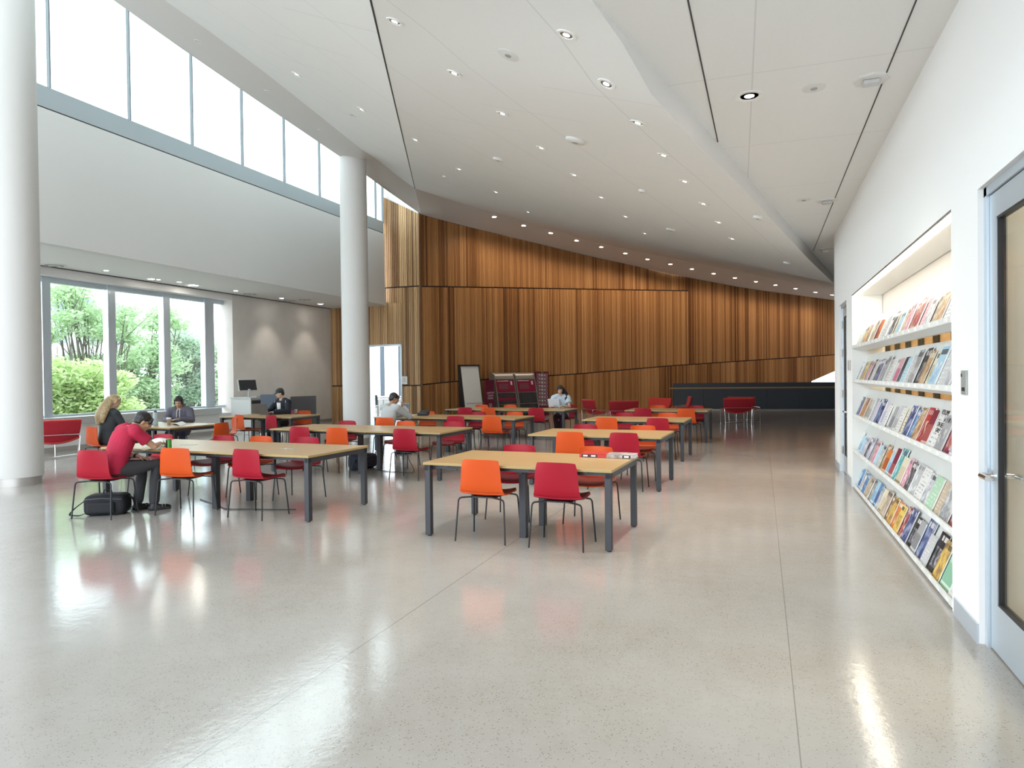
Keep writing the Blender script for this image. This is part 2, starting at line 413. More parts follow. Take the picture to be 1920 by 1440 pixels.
# left side: grey wall, window bay, bulkhead, clerestory
fc = plan(620, 24.9)
Yj = 16.1                                                     # window jamb
struct(bxo('wall_grey', XG-.6, XG, Yj, fc.y+.3, 0, 4.17, M_gray))
Y0w = YB
zs0, zs1, zh = .60, .77, 3.98
bm = BM(); box(bm, XG-.6, XG, Y0w, Yj, 0, zs0); box(bm, XG-.6, XG, Y0w, Yj, 3.98, 4.17)
struct(obj('wall_left', bm, M_white))
struct(bxo('baseboard_left', XG, XG+.015, Y0w, fc.y, 0, .11, M_base))
struct(bxo('trim_3', XG-.45, XG+.10, Y0w, uX(411.5, 770, XG).y, zs0, zs1, M_sill2, bev=.004))
struct(bxo('trim_4', XG-.02, XG+.04, Y0w, fc.y, 4.155, 4.19, M_dark))
XGl = XG-.38
def wy(px, py=650): return uX(px, py, XGl).y
win = thing('window_1', '', ''); del win['label']; del win['category']; struct(win)
fb = BM(); yend = Yj-.01
mulls = [(75, 91), (198.5, 212.5), (302.5, 315), (380, 397)]
spans = [(wy(a), wy(b)) for a, b in mulls]
gaps = []
ylast = spans[0][0]
pitch = spans[1][0]-spans[0][0]
for k in range(1, 6): spans.insert(0, (spans[0][0]-pitch, spans[0][1]-pitch))
for a, b in spans: box(fb, XGl-.09, XGl+.10, a, b, zs1-.02, 4.0, .003)
box(fb, XGl-.06, XGl+.06, Y0w, yend, zs1-.02, zs1+.05); box(fb, XGl-.06, XGl+.06, Y0w, yend, 3.86, 4.0)
obj('frame', fb, M_alu, win)
for (a, b), (c, d) in zip(spans, spans[1:]):
    bxo('pane', XGl-.005, XGl+.005, b, c, zs1+.05, 3.86, M_glass, win)
bm = BM(); a = plan(620, 24.9)
box(bm, XG-.6, XB+.02, YB, 23.0, 4.17, 4.3); o = struct(obj('ceiling_left', bm, M_white))
yb1 = 20.75
struct(bxo('wall_bulkhead', XB, XB+.15, YB, yb1, 4.17, 6.67, M_white))
bm = BM(); box(bm, XB, XB+.14, 17.35, 20.5, 5.0, 6.6); struct(obj('wall_beam', bm, M_white))
struct(bxo('trim_5', XB-.06, XB+.13, YB, yb1, 6.70, 7.10, M_sill, bev=.004)); struct(bxo('trim_6', XB, XB+.12, YB, yb1, 6.665, 6.705, M_dark))
cl = thing('window_2', '', ''); del cl['label']; del cl['category']; struct(cl)
mp = [(93.3, 161), (244, 225.5), (361.6, 274), (455.7, 313), (534.6, 346), (600.7, 375), (705.6, 417)]
ys = [uX(px, py, XB).y for px, py in mp]
st = ys[1]-ys[0]; ys = [ys[0]-st*k for k in range(8, 0, -1) if ys[0]-st*k > YB]+ys+[yb1+.2]
bm = BM()
for y in ys: box(bm, XB-.06, XB+.02, y-.013, y+.013, 7.1, ZR)
box(bm, XB-.06, XB+.02, YB, yb1+.3, ZR-.08, ZR)
obj('frame', bm, mat('clerestory_frame', (.16, .18, .20), .5), cl)
for a, b in zip([YB]+ys, ys): 
    if b-a > .1: bxo('pane', XB-.03, XB-.022, a+.013, b-.013, 7.1, ZR-.08, M_glass, cl)

# upper white wall above the facet
p0, p1 = plan(716, Dd(716)), plan(789, Dd(789))
d_ = (p1-p0).normalized(); nn = Vector((d_.y, -d_.x))
bm = BM(); prism(bm, [(p0-nn*.35), (p1-nn*.35), (p1-nn*.06), (p0-nn*.06)], 4.3, ZR); struct(obj('wall_upper', bm, M_white))

# ceilings --------------------------------------------------------
fa, fb_ = uZ(1144, 35, ZC), uZ(1565, 521, ZC)
fd = (fb_-fa).normalized(); fn = Vector((fd.y, -fd.x, 0))
def uF(px, py): d = ray(px, py); return CAM+d*((fa-CAM).dot(fn)/d.dot(fn))
F_low = [uF(1149, 42), uF(1200, 154), uF(1308, 271), uF(1392, 354), uF(1517, 487), uF(1565, 533)]
F_low = [Vector((fa.x, fa.y, 0))-fd*((fa.y-YB)/fd.y)+Vector((0, 0, ZC)), ] + F_low + [Vector((fb_.x, fb_.y, 3.80))+fd*14-Vector((0, 0, 0))]
F_low[-1].z = 5.15; F_low.insert(-1, F_low[-2].lerp(F_low[-1], .12)); F_low[-2].z = 3.98
A = [(212, 0, 7.1), (327, 82, 7.1), (480, 187.5, 7.05), (651, 303, 6.95)]
Apts = [uZ(x, y, z) for x, y, z in A]
e = (Apts[0]-Apts[1]); e.z = 0; e.normalize()
Apts.insert(0, Apts[0]+e*((Apts[0].y-YB)/-e.y)); 
Acorner = uD(790, 402, 23.7)
Apts.append(uD(722, 354.5, 20.6)); Apts.append(uD(765, 384.5, 22.6)); Apts.append(Acorner)
AR = [uD(px, interp(top_main, px), interp(mainw, px)) for px in (830, 870, 920, 1000, 1100, 1200, 1294, 1400, 1480, 1565, 1760)]
B = [(307, 0), (370, 42), (500, 138), (678, 280), (711, 302), (753, 335.5), (778, 353.6)]
Bpts = [uZ(*B[0], 6.78), uZ(*B[1], 6.78), uZ(*B[2], 6.78), uZ(*B[3], 6.75), uD(711, 302, 17.2), uD(753, 335.5, 19.3), uD(778, 353.6, 20.3)]
e = (Bpts[0]-Bpts[1]); e.z = 0; e.normalize(); Bpts.insert(0, Bpts[0]+e*((Bpts[0].y-YB)/-e.y))
top_b = [(778, 353.6), (860, 380), (917, 397), (1000, 421), (1100, 450), (1200, 472), (1300, 492), (1440, 520), (1565, 545), (1760, 575)]
BR = [uD(px, interp(top_b, px), interp(mainw, px)*.915) for px in (830, 870, 920, 1000, 1100, 1200, 1294, 1400, 1480, 1565, 1760)]
def strip_mesh(bm, P, Q):
    a = [bm.verts.new(p) for p in P]; b = [bm.verts.new(p) for p in Q]
    for i in range(len(P)-1): bm.faces.new((a[i], a[i+1], b[i+1], b[i]))
# resample both polylines by arc length for a clean band
def resamp(P, n):
    acc = [0]
    for a, b in zip(P, P[1:]): acc.append(acc[-1]+(b-a).length)
    out = []
    for k in range(n):
        s = acc[-1]*k/(n-1)
        for i in range(len(acc)-1):
            if s <= acc[i+1]+1e-9: out.append(P[i].lerp(P[i+1], (s-acc[i])/(acc[i+1]-acc[i]))); break
    return out
bm = BM()
strip_mesh(bm, resamp(Apts, 35), resamp(Bpts, 35)); strip_mesh(bm, resamp([Acorner]+AR, 26), resamp([Bpts[-1]]+BR, 26))
bmesh.ops.triangulate(bm, faces=bm.faces)
o_band = struct(obj('ceiling_band', bm, M_white, smooth=True))
# main tiled field: right facet ruled from the band to the fascia, left facet between band and fold
J = Bpts[-1]
nF = (F_low[1]-J).cross(F_low[-3]-J).normalized()
def uN(px, py): d = ray(px, py); return CAM+d*((J-CAM).dot(nF)/d.dot(nF))
K = uN(695, 0); K0 = J+(K-J)*((J.y-YB)/(J.y-K.y))
def on_line(P0, P1, k, n): return P0.lerp(P1, k/n)
bm = BM(); n = 30
foldR = [K0.lerp(J, k/34) for k in range(35)]
# near part: between fold and fascia (planar region), far part: between band BR and far fascia
Fn = resamp(F_low, 60)
iM = 34
nearF = Fn[:iM+1]
def patch(bm, P, Q, n=10):
    R_ = [[bm.verts.new(p.lerp(q, k/n)) for k in range(n+1)] for p, q in zip(P, Q)]
    for i in range(len(R_)-1):
        for k in range(n): bm.faces.new((R_[i][k], R_[i+1][k], R_[i+1][k+1], R_[i][k+1]))
patch(bm, foldR, nearF)
farB = resamp([J]+BR, 26); farF = Fn[iM:]
patch(bm, farB, farF)
bmesh.ops.remove_doubles(bm, verts=bm.verts, dist=.002)
M_ceilM = ceiling_mat('ceiling_panels_main', (fd.x, fd.y), 1.25, 2.5, .3, .4)
bmesh.ops.triangulate(bm, faces=bm.faces)
o_cr = struct(obj('ceiling_main', bm, M_ceilM, smooth=True))
bm = BM(); patch(bm, resamp(Bpts, 35), foldR); bmesh.ops.triangulate(bm, faces=bm.faces); o_cl = struct(obj('ceiling_fold', bm, M_ceilM, smooth=True))
# upstand above the ceiling edge and the roof over the clerestory strip
bm = BM(); Ar = resamp(Apts, 12); strip_mesh(bm, Ar, [Vector((p.x, p.y, ZR)) for p in Ar])
a = [Vector((XB, YB, ZR)), Vector((XB, 22, ZR))]
f = [bm.verts.new(v) for v in (Vector((XB-.3, YB, ZR)), Vector((XB-.3, 24, ZR)), Vector((9.3, 24, ZR)), Vector((9.3, YB, ZR)))]; bm.faces.new(f)
bm.faces.new([bm.verts.new(v) for v in (Vector((XB-.3, 24, ZR)), Vector((9.3, 24, ZR)), Vector((9.3, 44, ZR)), Vector((-10, 44, ZR)))]); struct(obj('ceiling_roof_light_block', bm, M_white))  # slab stretched unseen over the whole room to block sky light leaks
# right ceiling and fascia
bm = BM()
Fu = [Vector((p.x, p.y, ZC)) for p in Fn]
strip_mesh(bm, Fn, Fu); struct(obj('ceiling_fascia', bm, M_white))
bm = BM(); vs = [bm.verts.new(v) for v in (Fu[0], Fu[-1], Vector((9, Fu[-1].y, ZC)), Vector((9, YB, ZC)))]; bm.faces.new(vs)
o_rc = struct(obj('ceiling_right', bm, ceiling_mat('ceiling_panels_right', (math.sin(-.03), math.cos(-.03)), 3.4, 1.75, 1.58, .55)))
# thin dark reveal joints in the ceilings
def seam(name, p, q, wd, up=Vector((0, 0, 1)), drop=.004):
    d = (q-p).normalized(); s = d.cross(up).normalized()*wd/2; bm = BM()
    extrude_poly(bm, [p-s, p+s, q+s, q-s], (0, 0, -drop)); struct(obj(name, bm, mat('ceiling_joint', (.05, .05, .05), .9)))
seam('trim_7', uZ(1290, 0, ZC)+(uZ(1290, 0, ZC)-uZ(1346, 266, ZC))*.8, uZ(1346, 266, ZC), .010)
p_, q_ = uZ(1718, 0, ZC), uZ(1525, 470, ZC); seam('trim_8', p_-(q_-p_).normalized()*6, q_, .009)
seam('trim_9', K0, J, .016)

# columns ---------------------------------------------------------
def column(ctr, r, ztop, label):
    t = thing('column', label, 'column', (ctr.x, ctr.y, 0))
    bm = BM(); lathe(bm, [(r, .13), (r, ztop)], seg=48); obj('shaft', bm, M_col, t, smooth=True)
    bm = BM(); lathe(bm, [(r-.02, 0), (r-.02, .13)], seg=48); obj('base_collar', bm, M_colbase, t, smooth=True)
c1, c2 = uD(31, 716, 10.45), uD(667.5, 709, 16.5)
column(c1, .335, ZR, 'thick white round column at the left edge, cut off by the frame')
column(c2, .325, 7.05, 'white round column in mid-room in front of the wood wall')

# right wall: niche, doors --------------------------------------------
NY0, NY1, NZ = 5.18, 10.38, 2.66
D1a, D1b, D1h = 3.40, 4.60, 2.64      # near door opening
D2a, D2b, D2h = 11.0, 11.98, 2.66     # far door opening
YE = 12.62
bm = BM()
XO = XW+.42
for y0, y1, z0, z1 in ((YB, D1a, 0, ZC), (D1a, D1b, D1h, ZC), (D1b, NY0, 0, ZC), (NY0, NY1, NZ, ZC), (NY1, D2a, 0, ZC), (D2a, D2b, D2h, ZC), (D2b, YE, 0, ZC)):
    x1 = XO if (z0 == 0 and y0 in (D1b, NY1)) or z0 == NZ else XW+.16
    box(bm, XW, x1, y0, y1, z0, z1)
bmesh.ops.remove_doubles(bm, verts=bm.verts, dist=.0001)
struct(obj('wall_right', bm, M_wright))
struct(bxo('wall_corridor', XW, 9, YE-.02, YE+.1, 0, ZC, M_wright))
struct(bxo('wall_light_block', 9, 9.2, YE, 44, 0, 9, M_white))  # unseen wall added to keep sky light off the far right
bm = BM(); box(bm, XW-.012, XW, D1b, NY0-.08, 0, .115); box(bm, XW-.012, XW, NY1+.05, D2a, 0, .115); box(bm, XW-.012, XW, D2b, YE, 0, .115); box(bm, XW-.012, XW, YB, D1a, 0, .115)
struct(obj('baseboard_right', bm, M_basew))
def glass_door(name, y0, y1, h, hinge_far, label_h):
    t = thing(name, '', ''); del t['label']; del t['category']; struct(t)
    bm = BM()                                                   # frame
    fw = .05
    box(bm, XW+.03, XW+.13, y0, y0+fw, 0, h); box(bm, XW+.03, XW+.13, y1-fw, y1, 0, h); box(bm, XW+.03, XW+.13, y0, y1, h-fw, h)
    obj('frame', bm, M_alu, t)
    a, b = y0+fw+.006, y1-fw-.006; x0, x1 = XW+.045, XW+.09
    st_ = .11; top = .14; bot = .28
    bm = BM(); box(bm, x0, x1, a, a+st_, .01, h-fw-.006); box(bm, x0, x1, b-st_, b, .01, h-fw-.006); box(bm, x0, x1, a+st_, b-st_, h-fw-.006-top, h-fw-.006); box(bm, x0, x1, a+st_, b-st_, .01, bot)
    leaf = obj('leaf', bm, M_alu, t)
    bm = BM(); g = .012
    for q in ((a+st_, a+st_+g, bot, h-fw-.006-top), (b-st_-g, b-st_, bot, h-fw-.006-top), (a+st_, b-st_, bot, bot+g), (a+st_, b-st_, h-fw-.006-top-g, h-fw-.006-top)):
        box(bm, x0+.004, x1-.004, q[0], q[1], q[2], q[3])
    obj('gasket', bm, M_blackp, t)
    bxo('pane', x0+.018, x0+.026, a+st_+g, b-st_-g, bot+g, h-fw-.006-top-g, M_glass, t)
    yh = (b-.055) if not hinge_far else (a+.055)
    sg = -1 if not hinge_far else 1
    bm = BM(); tube(bm, bend([(x0, yh, 1.0), (x0-.065, yh, 1.0), (x0-.065, yh+sg*.14, 1.0)], .02), .016, 10); lathe(bm, [(.032, 0), (.032, .012)], (0, 0, 0), 16)
    vs = bm.verts[-32:]; bmesh.ops.transform(bm, matrix=Matrix.Translation((x0, yh, 1.0)) @ Matrix.Rotation(-PI/2, 4, 'Y'), verts=vs)
    obj('handle', bm, M_chrome, t, smooth=True)
    bm = BM(); tube(bm, bend([(x1, yh, 1.0), (x1+.065, yh, 1.0), (x1+.065, yh+sg*.14, 1.0)], .02), .016, 10); obj('handle', bm, M_chrome, t, smooth=True)
    for z in (.35, 1.25, 1.9, 2.35) if hinge_far else ():
        bm = BM(); tube(bm, [(x0-.012, b+.004, z-.06), (x0-.012, b+.004, z+.06)], .012, 8); obj('hinge', bm, M_silver, t)
    return t
glass_door('door_1', D1a, D1b, D1h, False, '')
glass_door('door_2', D2a, D2b, D2h, True, '')
# room behind the right wall
mat('tan_wall', (.56, .35, .175), .7)
struct(bxo('wall_tan', 4.2, 4.35, YB, YE, 0, ZC, mat('beige_wall', (.46, .27, .12), .7)))
p = bpy.data.lights.new('room_fill_light', 'AREA'); p.energy = 600; p.size = 2.0; p.shape = 'RECTANGLE'; p.size_y = 9; p.color = (1, .86, .66)  # unseen area light added to brighten the tan room behind the glass
po = bpy.data.objects.new('room_fill_light', p); C.objects.link(po); po.location = (2.9, 8, 3.85)
struct(bxo('wall_tan_far', XO+.01, 4.2, YE-.16, YE-.04, 0, ZC, _m['tan_wall'])); struct(bxo('wall_tan_light_block', XW+.17, 4.2, YB, YB+.1, 0, ZC, _m['tan_wall']))  # the near wall is unseen, added to shut sky light out of this room

# switch plate and card reader
t = thing('switch_plate', 'grey wall switch plate beside the magazine niche and near door', 'switch plate', (XW, 4.86, 1.52))
bm = BM(); box(bm, -.012, 0, -.055, .055, -.075, .075, .003); obj('plate', bm, mat('grey_plate', (.36, .38, .36), .4), t)
bm = BM(); box(bm, -.016, -.011, -.03, .02, -.052, -.03); obj('screen', bm, M_dark, t); bm = BM(); box(bm, -.016, -.011, .025, .04, .035, .055); obj('indicator', bm, M_blackp, t)
tag(bxo('access_reader', XW-.03, XW, NY1+.13, NY1+.22, 1.62, 1.76, M_silver, bev=.004), 'small grey access reader on the white strip beside the far door', 'card reader')

# niche lining -----------------------------------------------------
bm = BM(); box(bm, XW+.002, XO-.05, NY0+.002, NY0+.012, .0, NZ-.016); box(bm, XW+.002, XO-.05, NY1-.012, NY1-.002, .0, NZ-.016); box(bm, XW+.075, XO-.05, NY0+.002, NY1-.002, NZ-.016, NZ-.004)
rack = thing('magazine_rack', 'long white built-in magazine rack with five slanted shelves in the right wall', 'magazine rack', (0, 0, 0))
obj('casing', bm, M_shelf, rack)
LZ = [1.935, 1.475, 1.005, .525, .04]
for k, z in enumerate(LZ):
    bm = BM()
    # tray with a raised lip, then the leaning back board
    tilt = .155; ph = .355
    prof = [(XW-.005, z+.022), (XW-.005, z-.02), (XW+.10, z-.055), (XW+.30, z-.02), (XW+.30, z-.01), (XW+.10, z-.04), (XW+.035, z-.014), (XW+.007, z-.008), (XW+.007, z+.022)]
    extrude_poly(bm, [(x, NY0, zz) for x, zz in prof], (0, NY1-NY0, 0))
    obj('shelf', bm, M_shelf, rack)
    bm = BM(); q = [(XW+.045, z-.012), (XW+.06, z-.014), (XW+.06+tilt, z+ph), (XW+.045+tilt, z+ph)]
    n = 5
    for j in range(n):
        ya, yb = NY0+(NY1-NY0)*j/n+.002, NY0+(NY1-NY0)*(j+1)/n-.002
        extrude_poly(bm, [(x, ya, zz) for x, zz in q], (0, yb-ya, 0))
    obj('display_board', bm, M_shelf, rack)
    for j in range(21):
        y = NY0+.12+(NY1-NY0-.24)*j/20
        bxo('label_holder', XW-.009, XW-.0052, y-.028, y+.028, z-.012, z+.014, M_paper, rack)
bm = BM(); box(bm, XO-.04, XO, NY0, NY1, 2.0, NZ); obj('back_panel', bm, mat('niche_back', (.62, .60, .58), .7), rack)
bm = BM()
for j in range(8):
    y = NY0+.3+j*.66; box(bm, XO-.05, XO, y-.03, y+.03, 0, 2.0)
obj('back_post', bm, mat('dark_bronze_post', (.10, .09, .07), .4, metal=.5), rack)
bxo('back_glass', XO-.02, XO-.012, NY0, NY1, 0, 2.0, M_dglass, rack)
lt = thing('strip_light', 'long glowing white light strip along the top front of the niche', 'strip light', (XW+.036, (NY0+NY1)/2, NZ-.02))
bm = BM(); box(bm, -.03, .03, -(NY1-NY0)/2+.03, (NY1-NY0)/2-.03, -.012, .0); obj('diffuser', bm, mat('strip_glow', (1, 1, 1), .5, emit=(1, .90, .74), estr=9), lt)
bm = BM(); box(bm, -.034, .036, -(NY1-NY0)/2+.01, (NY1-NY0)/2-.01, 0, .016); obj('housing', bm, M_silver, lt)
a = area('strip_lamp', (XW+.05, (NY0+NY1)/2, NZ-.045), (XW+.28, (NY0+NY1)/2, 1.9), NY1-NY0-.1, .04, 13, (1, .87, .68))
a.rotation_euler = (Vector((.35, 0, -1))).to_track_quat('-Z', 'X').to_euler()
a.data.size, a.data.size_y = .05, NY1-NY0-.1

# ================================================================ TABLES
PHI = math.radians(-1.95)
def make_table(name, label, L_, W_, loc, rz, hatches, group='long oak-topped study tables'):
    t = thing(name, label, 'table', loc, rz, group)
    h = .74
    bm = BM(); box(bm, -L_/2, L_/2, -W_/2, W_/2, h-.026, h, .003)
    for f in bm.faces: f.material_index = 0 if abs(f.normal.z) > .5 or True else 1
    bm.normal_update()
    for f in bm.faces: f.material_index = 0 if f.normal.z > .5 else 1
    obj('tabletop', bm, [M_table, M_tedge], t)
    bm = BM(); i = .012; a = .055
    box(bm, -L_/2+i, -L_/2+i+.05, -W_/2+i, W_/2-i, h-.026-a, h-.026); box(bm, L_/2-i-.05, L_/2-i, -W_/2+i, W_/2-i, h-.026-a, h-.026)
    for s in (-1, 1): box(bm, -L_/2+.06, L_/2-.06, s*(W_/2-.09)-.015, s*(W_/2-.09)+.015, h-.026-.04, h-.026)
    for x in [-L_/2+.25+k*(L_-.5)/5 for k in range(6)]:
        for s in (-1, 1): box(bm, x-.02, x+.02, s*(W_/2-.03)-.012, s*(W_/2-.03)+.012, h-.038, h-.026)
    obj('apron_frame', bm, M_steel, t)
    for x, y in ((-1, -1), (1, -1), (1, 1), (-1, 1)):
        bm = BM(); cx, cy = x*(L_/2-.042), y*(W_/2-.042)
        box(bm, cx-.03, cx+.03, cy-.03, cy+.03, .012, h-.026-.0, .003); lg = obj('leg', bm, M_steel, t)
        bm = BM(); lathe(bm, [(.02, 0), (.02, .013)], (cx, cy, 0), 12); obj('foot', bm, M_blackp, lg)
    mids = [0] if L_ < 2.4 else [-.0]
    for x in mids:
        for y in (-.28, .28):
            bm = BM(); box(bm, x-.035, x+.035, y-.035, y+.035, .0, h-.026, .003); obj('leg', bm, M_steel, t)
        bm = BM(); box(bm, x-.03, x+.03, -.40, .40, h-.10, h-.03); obj('cross_beam', bm, M_steel, t)
    for x in hatches:
        bm = BM(); box(bm, x-.10, x+.10, -.055, .055, h, h+.003, .001); obj('power_hatch', bm, mat('hatch_grey', (.40, .36, .30), .4, metal=.3), t)
        bm = BM(); box(bm, x-.16, x+.16, -.07, .07, h-.10, h-.03); obj('power_tray', bm, M_blackp, t)
    return t
def ctr(x, y, L_, W_, rz):   # centre of a table from its near right corner
    c, s = math.cos(rz), math.sin(rz); return (x+c*(-L_/2)-s*W_/2, y+s*(-L_/2)+c*W_/2, 0)
LR, LL, WT = 1.93, 3.305, 1.145
TAB = {}
for k, L_, x, y, rz, hs, lab in (
    ('R1', LR, -1.258, 5.923, PHI, [], 'nearest oak-topped table at right, two books lying on its right corner'),
    ('R2', LR, -1.278, 9.201, PHI, [], 'oak-topped table directly behind the nearest table with books'),
    ('R3', LR, -1.318, 12.493, PHI, [], 'third oak-topped table back in the right-hand row'),
    ('R4', LR, -1.166, 16.02, PHI, [], 'farthest oak-topped table of the right-hand row, beside the red lounge pair'),
    ('L1', LL, -4.683, 6.142, PHI, [.9, -.75], 'long oak table where the man in the red shirt sits with a green can'),
    ('L2', LL, -4.603, 9.22, PHI, [.8, -.75], 'long oak table in front of the column, second in the middle row'),
    ('L3', LL, -4.602, 12.515, PHI, [], 'long oak table holding the grey laptop and black pouch'),
    ('L4', LL, -4.526, 15.863, PHI, [], 'farthest long oak table, in front of the whiteboard and maroon kiosks'),
    ('B1', 1.93, -9.9, 9.1, math.radians(-5), [], 'sunlit table by the tree window with water bottle and paper cup'),
    ('B2', 1.93, -9.74, 12.2, math.radians(3), [], 'oak table by the grey wall where the man in a cap sits')):
    TAB[k] = (ctr(x, y, L_, WT, rz), rz, L_)
    make_table('study_table', lab, L_, WT, TAB[k][0], rz, hs)
def on_table(k, u, v):      # local table coordinates to world
    (cx, cy, _), rz, L_ = TAB[k]; c, s = math.cos(rz), math.sin(rz); return Vector((cx+c*u-s*v, cy+s*u+c*v, .74))

# ================================================================ CHAIRS  (facing +Y, origin under the seat)
def shell_point(u, v):
    """u across -1..1, v along 0 (top of back) .. 1 (front edge of seat)"""
    prof = [(-.232, .800), (-.222, .72), (-.207, .62), (-.190, .53), (-.165, .475), (-.115, .448), (-.04, .438), (.06, .440), (.16, .446), (.225, .440), (.245, .425)]
    wid = [.184, .204, .210, .218, .228, .236, .238, .235, .228, .210, .185]
    x = v*(len(prof)-1); i = min(int(x), len(prof)-2); f = x-i
    y = prof[i][0]*(1-f)+prof[i+1][0]*f; z = prof[i][1]*(1-f)+prof[i+1][1]*f; wd = wid[i]*(1-f)+wid[i+1]*f
    back = max(0, 1-v*2.4)
    return Vector((u*wd, y+.055*u*u*back+.0*u, z+.028*u*u*min(1, max(0, (v-.3)*3))*(1 if v < .9 else .5)-.010*u**4*(v < .03)))
def surf(bm, u0, u1, v0, v1, nu, nv, thick, off=0):
    P = [[shell_point(u0+(u1-u0)*a/nu, v0+(v1-v0)*b/nv)+Vector((0, off*max(0, 1-(v0+(v1-v0)*b/nv)*2.4), off*min(1, (v0+(v1-v0)*b/nv)*2.2))) for a in range(nu+1)] for b in range(nv+1)]
    grid_surf(bm, P, thick)
def make_chair(label, shell_m, pad_m, group):
    t = thing('shell_chair', label, 'chair', (0, 0, 0), 0, group)
    bm = BM(); surf(bm, -1, 1, 0, .43, 12, 12, .010); obj('backrest', bm, shell_m, t, smooth=True)
    bm = BM(); surf(bm, -1, 1, .43, 1, 12, 12, .010); obj('seat_shell', bm, shell_m, t, smooth=True)
    bm = BM(); surf(bm, -.97, .97, .46, .995, 10, 12, .010, off=.012); obj('seat_pad', bm, pad_m, t, smooth=True)
    for sx in (-1, 1):
        for sy in (-1, 1):
            bm = BM(); tube(bm, bend([(sx*.262, sy*.212, 0), (sx*.238, sy*.175, .418), (sx*.10, sy*.13, .428)], .035, 4), .0085, 8)
            obj('leg', bm, M_black, t, smooth=True)
    bm = BM(); box(bm, -.13, .13, -.14, .14, .420, .432); obj('under_plate', bm, M_blackp, t)
    return t
GR = 'shell chairs at the study tables'
CH0 = {'red': make_chair('', M_red, M_redpad, GR), 'orange': make_chair('', M_or, M_orpad, GR)}
used = set()
CHAIRS = []
def chair(kind, x, y, rz, label):
    o = CH0[kind] if kind not in used else copy_tree(CH0[kind])
    used.add(kind); o.location = (x, y, 0); o.rotation_euler = (0, 0, rz); o['label'] = label; CHAIRS.append(o); return o
FAR = PI
near = PHI
BACK_OFF = .05
